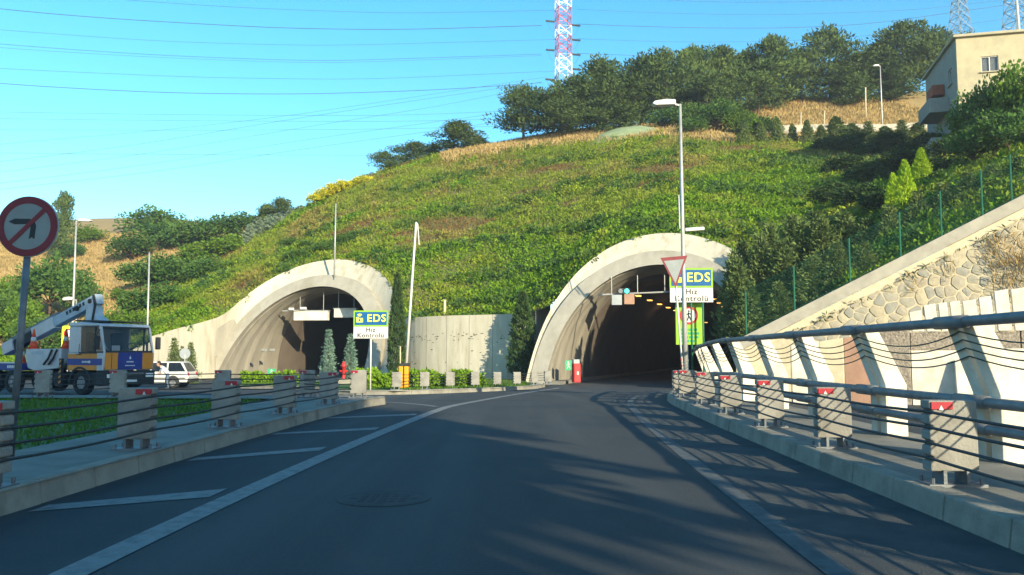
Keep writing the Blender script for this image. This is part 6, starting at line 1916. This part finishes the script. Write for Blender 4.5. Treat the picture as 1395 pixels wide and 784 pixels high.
# clipped hedges
def hedge(label, a, b, h, w, n, m='hedge'):
    a, b = Vector(a), Vector(b)
    L = (b - a).length; d = (b - a).normalized(); nn = Vector((-d.y, d.x, 0))
    t, s, z = rng.uniform(0, 1, n), rng.uniform(-1, 1, n), rng.uniform(0, 1, n) ** .6
    lump = 1 + .16 * np.sin(t * L * 3.1) + .1 * np.sin(t * L * 7.3 + 1)
    edge = np.sqrt(np.clip(1 - (z * .75) ** 3, 0, 1))
    P = np.array([tuple(d * (t[i] * L) + nn * (s[i] * w / 2 * edge[i]) + Vector((0, 0, z[i] * h * lump[i]))) for i in range(n)])
    root = empty('hedge', a, 0, label, 'hedge', 'clipped hedges')
    link('foliage', quad_mesh('hedge_foliage', leaves(P, .17, .6, None), LM[m]), None, root)
    MB().tube([(0, 0, .02), tuple(d * L * .5 + Vector((0, 0, h * .35))), tuple(d * L)], .04, 5).build('stems', M['bark'], root)
hedge('bright clipped hedge before the left tunnel mouth', (-15.6, 49.0, -.38), (-12.1, 49.6, -.38), .62, 1.0, 4200)
hedge('bright clipped hedge at the foot of the left EDS sign', (-7.1, 38.3, -.2), (-5.0, 38.3, -.2), .75, .9, 3200)
hedge('bright hedge right of the orange boom barrier', (-4.6, 38.9, -.22), (-3.2, 39.6, -.24), .72, .8, 2400)
hedge('bright hedge behind the blocks of the central island', (-2.9, 41.2, -.28), (-1.6, 42.4, -.3), .72, .8, 2400)

# ------------------------------------------------------------------ tall trees behind the camera that shade the ramp
SHT = []
for c_, a_, h0, hh, w in ((3.1, -14, 6.7, 14, 4.6), (5.2, -15.5, 7.9, 12, 3.0), (6.5, -15, 9.3, 9, 3.2), (.2, -14, 5.2, 18, 5.6), (-3.4, -14.5, 4.2, 18, 6.4), (6.6, -21, 11.5, 8, 3.8), (2.8, -21, 9.8, 10, 6.0), (-1.2, -22, 7.6, 12, 7.0), (-6.5, -37, 9, 14, 10), (-12.5, -36, 8, 15, 10), (-3.0, -30, 8, 14, 9), (-19, -36, 8, 15, 10), (2.5, -28, 12.2, 11, 7)):
    SHT.append((c_ * math.cos(SUN_AZ) - a_ * math.sin(SUN_AZ), c_ * math.sin(SUN_AZ) + a_ * math.cos(SUN_AZ), h0, hh, w))
for k, (x, y, h0, hh, w) in enumerate(SHT):
    root = empty('roadside_tree', (x, y, -.1), 0, 'tall roadside tree behind the camera on the right, %s of the row' % ORD[k], 'tree', 'roadside trees behind the camera')
    v = SP['shade'][k % 3]
    link('crown', v[0], None, root, loc=(0, 0, h0), scale=(w / v[3], w / v[3], hh / v[2]), rot=(0, 0, k * 1.3))
    MB().tube([(0, 0, 0), (.1, .05, h0 * .6), (0, 0, h0 + hh * .4)], .2, 8, rs=[.042 * w, .034 * w, .014 * w]).build('trunk', M['bark'], root, True)

# ------------------------------------------------------------------ added thin haze volume: softens distance, stands in for a windscreen veil
hm_ = bpy.data.materials.new('haze'); hm_.use_nodes = True
nt = hm_.node_tree
nt.nodes.remove(nt.nodes['Principled BSDF'])
pv = nt.nodes.new('ShaderNodeVolumePrincipled')
pv.inputs['Color'].default_value = (.86, .93, 1.0, 1); pv.inputs['Density'].default_value = HAZE; pv.inputs['Anisotropy'].default_value = .2
nt.links.new(pv.outputs[0], nt.nodes['Material Output'].inputs['Volume'])
o = MB().box(0, 110, 39, 640, 560, 82).build('haze', hm_)
tag(o, 'thin bluish haze added over the valley, also standing in for a windscreen veil', 'haze', kind='stuff')
